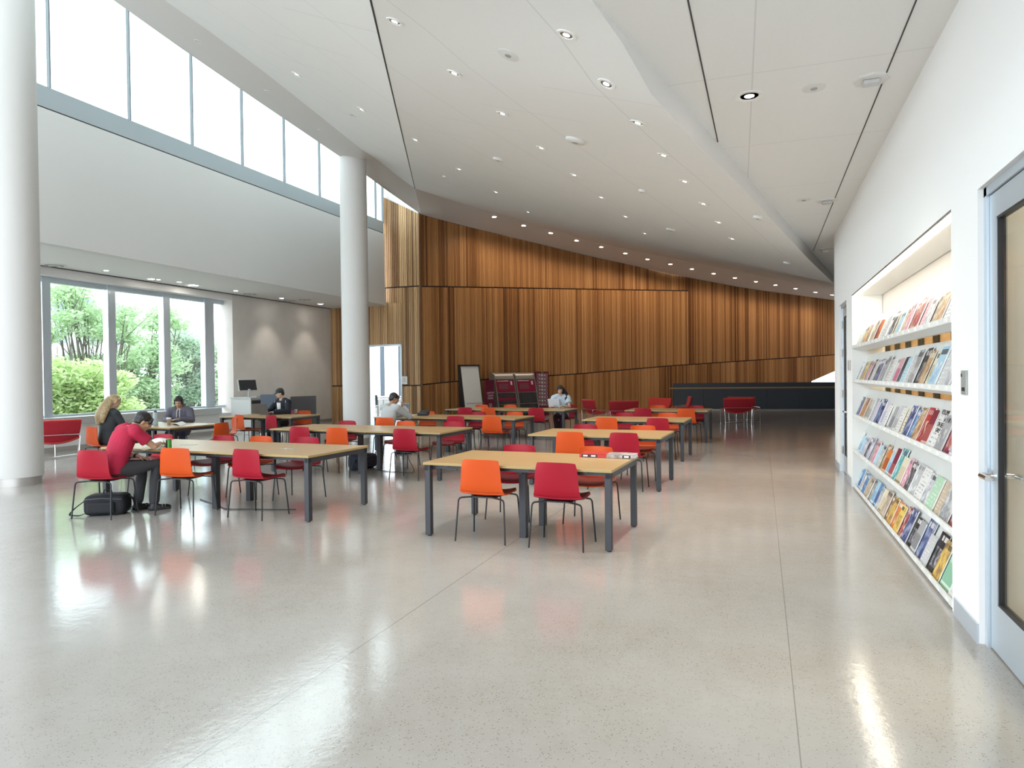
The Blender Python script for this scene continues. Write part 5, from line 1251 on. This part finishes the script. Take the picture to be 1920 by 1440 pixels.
def person(label, loc, rz, P, skin, clothes, hair, voxel=.009, extras=None):
    """P: joints in local space, facing +Y, origin on the floor under the pelvis"""
    t = thing('person', label, 'person', (loc[0], loc[1], 0), rz)
    H = P['head']; hp, hy = P.get('hp', 0), P.get('hy', 0)              # head pitch (down +), yaw (left +)
    RH = Matrix.Translation(H) @ Matrix.Rotation(hy, 4, 'Z') @ Matrix.Rotation(-hp, 4, 'X') @ Matrix.Rotation(P.get('hr', 0), 4, 'Y')
    pel, ch, nk = P['pelvis'], P['chest'], P['neck']
    sp = (ch-pel).normalized(); tilt = math.atan2(sp.y, sp.z)*-1
    bm = BM()
    # head: skull, jaw, brow, nose, chin, ears
    def hb(c, r, seg=16): blob(bm, RH @ Vector(c), r, seg, RH.to_3x3().to_4x4())
    hb((0, -.012, .025), (.076, .094, .088)); hb((0, .022, -.035), (.062, .066, .078)); hb((0, .060, -.082), (.026, .022, .022), 12)
    hb((0, .078, .030), (.056, .018, .012), 12); hb((0, .096, -.018), (.013, .018, .017), 10); hb((0, .086, .002), (.009, .014, .026), 10); hb((0, .080, -.056), (.026, .013, .011), 10)
    for s in (-1, 1): hb((s*.077, -.006, -.012), (.009, .021, .032), 10); hb((s*.036, .056, -.022), (.024, .026, .022), 10)
    limb(bm, [nk-V(0, .0, .05), nk+(RH @ V(0, -.02, -.06)-nk)*.6, RH @ V(0, -.015, -.05)], [.062, .053, .052])
    loft(bm, [(pel-V(0, 0, .07), .15, .11, 0), (pel, .165, .115, tilt*.3), (pel.lerp(ch, .4), .135, .095, tilt), (pel.lerp(ch, .8), .155, .105, tilt), (ch, .165, .10, tilt*1.1), (ch.lerp(nk, .6), .12, .075, tilt*1.1), (nk, .055, .05, tilt)])
    for s in ('L', 'R'):
        sh, el, wr = P['sh'+s], P['el'+s], P['wr'+s]; sg = -1 if s == 'L' else 1
        limb(bm, [nk.lerp(sh, .5), sh, sh.lerp(el, .5), el, el.lerp(wr, .35), wr], [.055, .052, .043, .036, .037, .025])
        hf = P.get('hf'+s, (wr-el)); hand(bm, wr, Vector(hf), Vector(P.get('hu'+s, (0, 0, 1))), -sg, P.get('curl'+s, .5))
        hi, kn, an = P['hi'+s], P['kn'+s], P['an'+s]
        limb(bm, [hi, hi.lerp(kn, .5), kn, kn.lerp(an, .35), an], [.085, .072, .054, .052, .036])
    body = fuse('body', bm, voxel, skin, t)
    # eyes, brows, lips
    for s in (-1, 1):
        b2 = BM(); blob(b2, RH @ V(s*.031, .079, .004), (.011, .006, .0065), 10, RH.to_3x3().to_4x4()); e = obj('eye', b2, mat('eye_white', (.75, .74, .72), .3), t, smooth=True)
        b2 = BM(); blob(b2, RH @ V(s*.031, .0845, .003), (.005, .002, .0052), 8, RH.to_3x3().to_4x4()); obj('iris', b2, M_hairb, e, smooth=True)
        b2 = BM(); tube(b2, [RH @ V(s*.014, .094, .024), RH @ V(s*.032, .092, .031), RH @ V(s*.050, .078, .024)], [.003, .004, .002], 6); obj('eyebrow', b2, hair['m'], t)
    b2 = BM(); blob(b2, RH @ V(0, .092, -.056), (.021, .006, .007), 10, RH.to_3x3().to_4x4()); obj('lips', b2, mat('lips', (.45, .16, .14), .5), t, smooth=True)
    # hair
    bm = BM()
    def hh(c, r, seg=16): blob(bm, RH @ Vector(c), r, seg, RH.to_3x3().to_4x4())
    hh((0, -.024, .040), (.086, .096, .088)); hh((0, -.060, -.005), (.074, .055, .075))
    for s in (-1, 1): hh((s*.068, -.035, .000), (.018, .038, .042), 10)
    k = hair['kind']
    if k == 'short':
        for i in range(9): a = (i-4)*.2; hh((.066*math.sin(a*1.2), .058+.012*math.cos(a), .075-.01*abs(i-4)), (.022, .026, .018), 10)
    elif k == 'fringe':
        for i in range(9): a = (i-4)*.22; hh((.068*math.sin(a*1.2), .070, .062-.012*abs(i-4)*.6), (.020, .022, .030), 10)
    elif k in ('long', 'pony'):
        for i in range(7): a = (i-3)*.3; hh((.070*math.sin(a), .050+.012*math.cos(a), .072), (.024, .03, .02), 10)
        for s in (-1, 1): hh((s*.074, .018, .005), (.014, .030, .055), 10)
        for q in hair['locks']: limb(bm, [RH @ Vector(q[0])]+[Vector(x) for x in q[1:-1]], list(q[-1]))
    if k != 'cap': fuse('hair', bm, voxel*.9, hair['m'], t, 2)
    else:
        fuse('hair', bm, voxel, hair['m'], t, 2)
        bm = BM(); blob(bm, RH @ V(0, -.016, .052), (.092, .104, .082), 20, RH.to_3x3().to_4x4())
        bmesh.ops.bisect_plane(bm, geom=bm.verts[:]+bm.edges[:]+bm.faces[:], plane_co=RH @ V(0, 0, .040), plane_no=(RH.to_3x3() @ V(0, 0, 1)), clear_inner=True)
        c = obj('cap', bm, hair['cap'], t, smooth=True)
        bm = BM(); grid_surf(bm, [[RH @ V(u*.068*(1-.25*v*v), .070+.085*v-.02*u*u*(1+v), .050-.016*v-.012*u*u) for u in (-1, -.6, -.2, .2, .6, 1)] for v in (0, .35, .7, 1)], .004); obj('visor', bm, hair['cap'], c, smooth=True)
    # shirt
    g = clothes.get('loose', .016); bm = BM()
    loft(bm, [(pel-V(0, .0, .045), .172+g, .118+g, 0), (pel+V(0, 0, .03), .172+g, .120+g, tilt*.3), (pel.lerp(ch, .4), .150+g, .110+g, tilt), (pel.lerp(ch, .8), .166+g, .115+g, tilt), (ch, .170+g, .105+g, tilt*1.1), (ch.lerp(nk, .6), .125+g, .078+g, tilt*1.1), (nk-V(0, 0, .01), .062+g*.6, .055+g*.6, tilt)])
    for s in ('L', 'R'):
        sh, el, wr = P['sh'+s], P['el'+s], P['wr'+s]
        if clothes['sleeve'] == 'long': limb(bm, [nk.lerp(sh, .5), sh, sh.lerp(el, .5), el, el.lerp(wr, .5), el.lerp(wr, .9)], [.058+g, .058+g, .050+g, .045+g, .042+g, .032+g*.7])
        else:
            e2 = sh.lerp(el, .60); limb(bm, [nk.lerp(sh, .5), sh], [.056+g, .060+g]); tube(bm, [sh, sh.lerp(el, .3), e2], [.060+g, .058+g, .060+g*1.3], 16)
    if clothes.get('hood'): blob(bm, nk+V(0, -.075, .03), (.11, .055, .065), 14)
    shirt = fuse('shirt' if clothes.get('top', 'shirt') == 'shirt' else clothes['top'], bm, voxel, clothes['m'], t, 3)
    # trousers
    bm = BM(); loft(bm, [(pel-V(0, .0, .095), .165, .125, 0), (pel-V(0, 0, .04), .178, .128, 0), (pel+V(0, 0, .015), .168, .120, 0)])
    for s in ('L', 'R'):
        hi, kn, an = P['hi'+s], P['kn'+s], P['an'+s]; limb(bm, [hi, hi.lerp(kn, .5), kn, kn.lerp(an, .4), kn.lerp(an, .93)], [.095, .085, .070, .064, .060])
    fuse('trousers', bm, voxel, clothes['legs'], t, 3)
    for s in ('L', 'R'):
        an = P['an'+s]; fo = Vector(P.get('ft'+s, (0, 1, 0))).normalized(); bm = BM(); a = math.atan2(-fo.x, fo.y); T = Matrix.Rotation(a, 4, 'Z')
        c = V(an.x, an.y, 0)+fo*.055
        blob(bm, c+V(0, 0, .034), (.047, .135, .034), 16, T); blob(bm, V(an.x, an.y, .06), (.042, .055, .05), 12, T); box(bm, -.043, .043, -.12, .13, .0, .028, .01, T=Matrix.Translation(c) @ T)
        sh_ = fuse('shoe', bm, .008, clothes.get('shoe', M_blackp), t, 2)
        if clothes.get('stripes'):
            for k in range(2):
                b2 = BM(); tube(b2, [T @ V(x, .03+.035*k, 0)+c+V(0, 0, .034+math.sqrt(max(0, 1-(x/.047)**2))*.034) for x in (-.045, -.03, 0, .03, .045)], .005, 6); obj('strap', b2, M_silver, sh_)
    if extras: extras(t, P, RH)
    return t
def seated(lean=.12, head=(0, .10, 1.20), hands=((-.16, .42, .79), (.16, .42, .79)), el=None, pel=(0, 0, .53), sh_w=.185, neck=None, kn=None, an=None, sh=None, **k):
    pel = V(*pel); neck = V(*(neck or (0, lean*.9, 1.04))); ch = V(0, lean*.85, .90) if 'chest' not in k else V(*k.pop('chest'))
    P = dict(pelvis=pel, chest=ch, neck=neck, head=V(*head))
    for i, s in enumerate(('L', 'R')):
        sg = -1 if s == 'L' else 1
        P['sh'+s] = V(sg*sh_w, ch.y+.01, ch.z+.075) if not sh else V(*sh[i]); P['wr'+s] = V(*hands[i]); P['el'+s] = V(*(el[i] if el else (sg*.25, ch.y+.12, .76)))
        P['hi'+s] = V(sg*.095, pel.y+.03, pel.z-.015); P['kn'+s] = V(*(kn[i] if kn else (sg*.11, pel.y+.43, .50))); P['an'+s] = V(*(an[i] if an else (sg*.10, pel.y+.42, .085)))
    P.update(k); return P
# 1 man in the red shirt, hunched over the table
def glasses(t, P, RH):
    bm = BM()
    for s in (-1, 1):
        tube(bm, [RH @ V(s*.033+.022*math.cos(a), .100, .003+.016*math.sin(a)) for a in [i*PI/6 for i in range(13)]], .0011, 6, False)
        tube(bm, [RH @ V(s*.055, .098, .006), RH @ V(s*.078, .02, .004), RH @ V(s*.080, -.01, -.004)], .0012, 6)
    tube(bm, [RH @ V(-.011, .102, .006), RH @ V(.011, .102, .006)], .0018, 6); obj('glasses', bm, mat('spectacle_frame', (.06, .05, .05), .4), t)
    bm = BM(); w_ = P['wrL']; d = (P['elL']-w_).normalized(); tube(bm, [w_+d*.03, w_+d*.055], .031, 14); obj('watch', bm, M_blackp, t)
    b2 = BM(); tube(b2, [P['wrR']+V(-.05, .06, .02), P['wrR']+V(-.06, .13, -.04)], .0045, 6); obj('pen', b2, M_silver, t)
P1 = seated(head=(.01, .345, 1.085), neck=(0, .215, 1.04), chest=(0, .13, .945), pel=(0, -.02, .54), hp=.55, hy=-.40, sh=((-.175, .17, .985), (.175, .175, .975)),
            el=((-.27, .17, .735), (.20, .38, .785)), hands=((-.04, .31, .655), (-.10, .60, .795)), hfR=(-.45, 1, -.1), curlR=.8, hfL=(.6, .7, -.3), curlL=.5,
            kn=((-.12, .40, .555), (.13, .43, .555)), an=((-.07, .30, .09), (.13, .40, .09)), ftL=(-.2, 1, 0), ftR=(.35, 1, 0))
person('person in a crimson T-shirt and glasses hunched over a notebook beside the green can', (-7.23, 5.83), -.27, P1, M_skin,
       dict(m=mat('crimson_tshirt', (.42, .012, .05), .85, noise=.12, nscale=9), sleeve='short', legs=mat('charcoal_jeans', (.045, .045, .05), .85), stripes=True, loose=.014), dict(kind='fringe', m=M_hairb), .0075, glasses)
# 2 woman with long blond hair at the window table
M_blond = mat('blond_hair', (.46, .34, .19), .5, noise=.35, nscale=30, bump=.6)
P2 = seated(head=(0, .14, 1.22), hp=.35, hy=-.5, neck=(0, .06, 1.07), chest=(0, .04, .93), hands=((-.10, .45, .79), (.14, .45, .79)))
lk = [[(0, -.08, .0), (0, -.05, 1.12), (-.02, -.12, .98), (-.03, -.13, .86), (.075, .085, .08, .045)], [(-.05, -.06, -.02), (-.08, -.05, 1.10), (-.11, -.10, .97), (-.12, -.10, .86), (.05, .06, .055, .03)], [(.05, -.06, -.02), (.07, -.05, 1.10), (.08, -.11, .98), (.07, -.12, .88), (.05, .06, .055, .03)]]
person('person with long blond hair and a dark jacket seated at the window table', (-10.88, 8.66), -.15, P2, M_skin2, dict(m=mat('dark_jacket', (.035, .04, .045), .8), sleeve='long', legs=mat('black_trousers', (.02, .02, .022), .85), top='jacket'), dict(kind='long', m=M_blond, locks=lk), .010)
# 3 woman in a grey hooded top with dark hair tied back
P3 = seated(head=(0, .13, 1.135), hp=.45, neck=(0, .05, .99), chest=(0, .03, .87), hands=((-.08, .40, .79), (.12, .40, .79)), kn=((-.12, .36, .50), (.14, .38, .50)), an=((-.10, .30, .09), (.12, .34, .09)))
lk = [[(0, -.07, .03), (0, -.10, 1.17), (.03, -.17, 1.06), (.05, -.19, .94), (.05, .042, .035, .02)]]
def drawstring(t, P, RH):
    for s in (-1, 1):
        b = BM(); tube(b, [P['neck']+V(s*.025, .10, .0), P['neck']+V(s*.028, .135, -.09), P['neck']+V(s*.03, .135, -.17)], .006, 6); obj('drawstring', b, M_paper, t)
person('person in a grey-purple hooded top with dark hair tied back, reading at the window table', (-11.42, 10.78), FAR+.55, P3, M_skin, dict(m=mat('grey_purple_hoodie', (.135, .13, .17), .9), sleeve='long', legs=mat('navy_trousers', (.02, .025, .05), .85), hood=True, loose=.026, top='hooded_top'), dict(kind='pony', m=M_hairb, locks=lk), .010, drawstring)
# 4 man in a cap behind the table by the grey wall
P4 = seated(head=(0, .17, 1.235), hp=.30, hy=-.55, neck=(0, .10, 1.08), chest=(0, .07, .94), hands=((-.14, .50, .80), (.20, .46, .80)), el=((-.30, .20, .80), (.31, .20, .80)), curlL=.7, curlR=.7)
def tee(t, P, RH):
    b = BM(); c = P['chest']; grid_surf(b, [[V(u*.065*(1-.3*v), c.y+.150+.02*(1-v)-.03*u*u, c.z+.07-.30*v) for u in (-1, -.5, 0, .5, 1)] for v in (0, .33, .66, 1)], .006); obj('white_tshirt', b, M_paper, t, smooth=True)
    for s in (-1, 1):
        b = BM(); sh = P['shL'] if s < 0 else P['shR']; tube(b, [sh+V(0, .0, .082), sh+V(-s*.01, .065, .055), sh+V(s*.0, .085, .0), sh+V(s*.015, .078, -.05)], .008, 6); obj('shoulder_stripe', b, M_paper, t)
person('person in a dark cap and black jacket with white shoulder stripes using a brown laptop', (-11.05, 13.62), FAR-.12, P4, M_skin2, dict(m=mat('black_navy_jacket', (.012, .014, .024), .8), sleeve='long', legs=mat('black_trousers'), loose=.028, top='jacket'),
       dict(kind='cap', m=M_hairb, cap=mat('charcoal_cap', (.035, .042, .045), .8)), .010, tee)
# 5 man in a grey shirt seen from behind
P5 = seated(head=(.03, .20, 1.16), hp=.35, hy=-.75, neck=(0, .13, 1.01), chest=(0, .09, .90), hands=((-.06, .55, .80), (.15, .36, .99)), el=((-.25, .33, .80), (.24, .42, .79)), hfL=(.2, 1, 0), curlL=.7, hfR=(-.5, -.2, 1), huR=(0, -1, 0), curlR=.9)
person('person in a light grey long-sleeved shirt seen from behind at the blue-grey laptop', (-7.12, 11.86), -.22, P5, M_skin3, dict(m=mat('light_grey_shirt', (.44, .46, .46), .9), sleeve='long', legs=mat('dark_jeans', (.03, .035, .06), .85), loose=.02), dict(kind='short', m=M_hairb), .010)
# 6 woman with a white laptop
P6 = seated(head=(0, .20, 1.215), hp=.45, hy=.30, neck=(0, .11, 1.06), chest=(0, .08, .92), hands=((-.12, .42, .79), (.18, .40, .79)), kn=((-.08, .42, .50), (.09, .43, .50)), an=((-.04, .38, .09), (.05, .42, .09)))
lk = [[(-.07, -.02, .02), (-.13, .08, 1.12), (-.16, .13, .99), (-.15, .14, .89), (.05, .06, .06, .035)], [(.0, -.08, .0), (-.03, .0, 1.12), (-.07, -.02, 1.0), (-.08, .0, .90), (.06, .06, .05, .03)]]
person('person in a pale blue top with long dark hair working at a white laptop', (-5.05, 17.40), FAR+.12, P6, M_skin2, dict(m=mat('pale_blue_top', (.50, .60, .70), .85), sleeve='short', legs=mat('plum_trousers', (.045, .012, .022), .85), loose=.026), dict(kind='long', m=M_hairb, locks=lk), .010)

# ================================================================ BAGS
def backpack(loc, rz, label, lying=True, m=mat('black_bag_fabric', (.012, .013, .018), .8, bump=.3, nscale=25), s=1.0):
    t = thing('backpack', label, 'backpack', loc, rz, None)
    bm = BM(); box(bm, -.23*s, .23*s, -.15*s, .15*s, 0, .24*s, .06*s); fuse('body', bm, .012, m, t, 6)
    bm = BM(); box(bm, -.17*s, .13*s, -.19*s, -.12*s, .03*s, .17*s, .025*s); fuse('front_pocket', bm, .010, m, t, 4)
    bm = BM(); tube(bm, [(-.20*s, -.17*s, .20*s), (0, -.185*s, .215*s), (.20*s, -.16*s, .19*s)], .004, 6); obj('zip', bm, mat('zip_grey', (.10, .10, .12), .4), t)
    for k, pts in enumerate(([(-.20, -.05, .20), (-.33, -.08, .10), (-.40, -.10, .015), (-.25, -.14, .01), (-.18, -.13, .04)], [(.16, .05, .22), (.27, .02, .19), (.31, -.03, .09), (.24, -.05, .05)])):
        bm = BM(); P = bend([V(*p)*s for p in pts], .06, 4); grid_surf(bm, [[p+V(0, -.018*s, 0) for p in P], [p+V(0, .018*s, 0) for p in P]], .008); obj('strap', bm, m, t)
    bm = BM(); tube(bm, bend([V(-.05, 0, .23)*s, V(-.04, 0, .29)*s, V(.04, 0, .29)*s, V(.05, 0, .23)*s], .03), .007, 6); obj('grab_handle', bm, m, t, smooth=True)
    return t
backpack((-7.36, 5.85, 0), .55, 'black backpack on the floor under the chair of the man in the red shirt')
backpack((-6.62, 10.20, 0), 1.4, 'dark backpack on the floor under the long table before the column', m=mat('navy_bag_fabric', (.018, .022, .04), .8), s=1.05)
backpack((-4.1, 18.2, 0), .3, 'black and white patterned bag on the floor right of the woman with the white laptop', m=mat('patterned_bag', (.10, .10, .10), .8, noise=.9, nscale=18), s=.75)
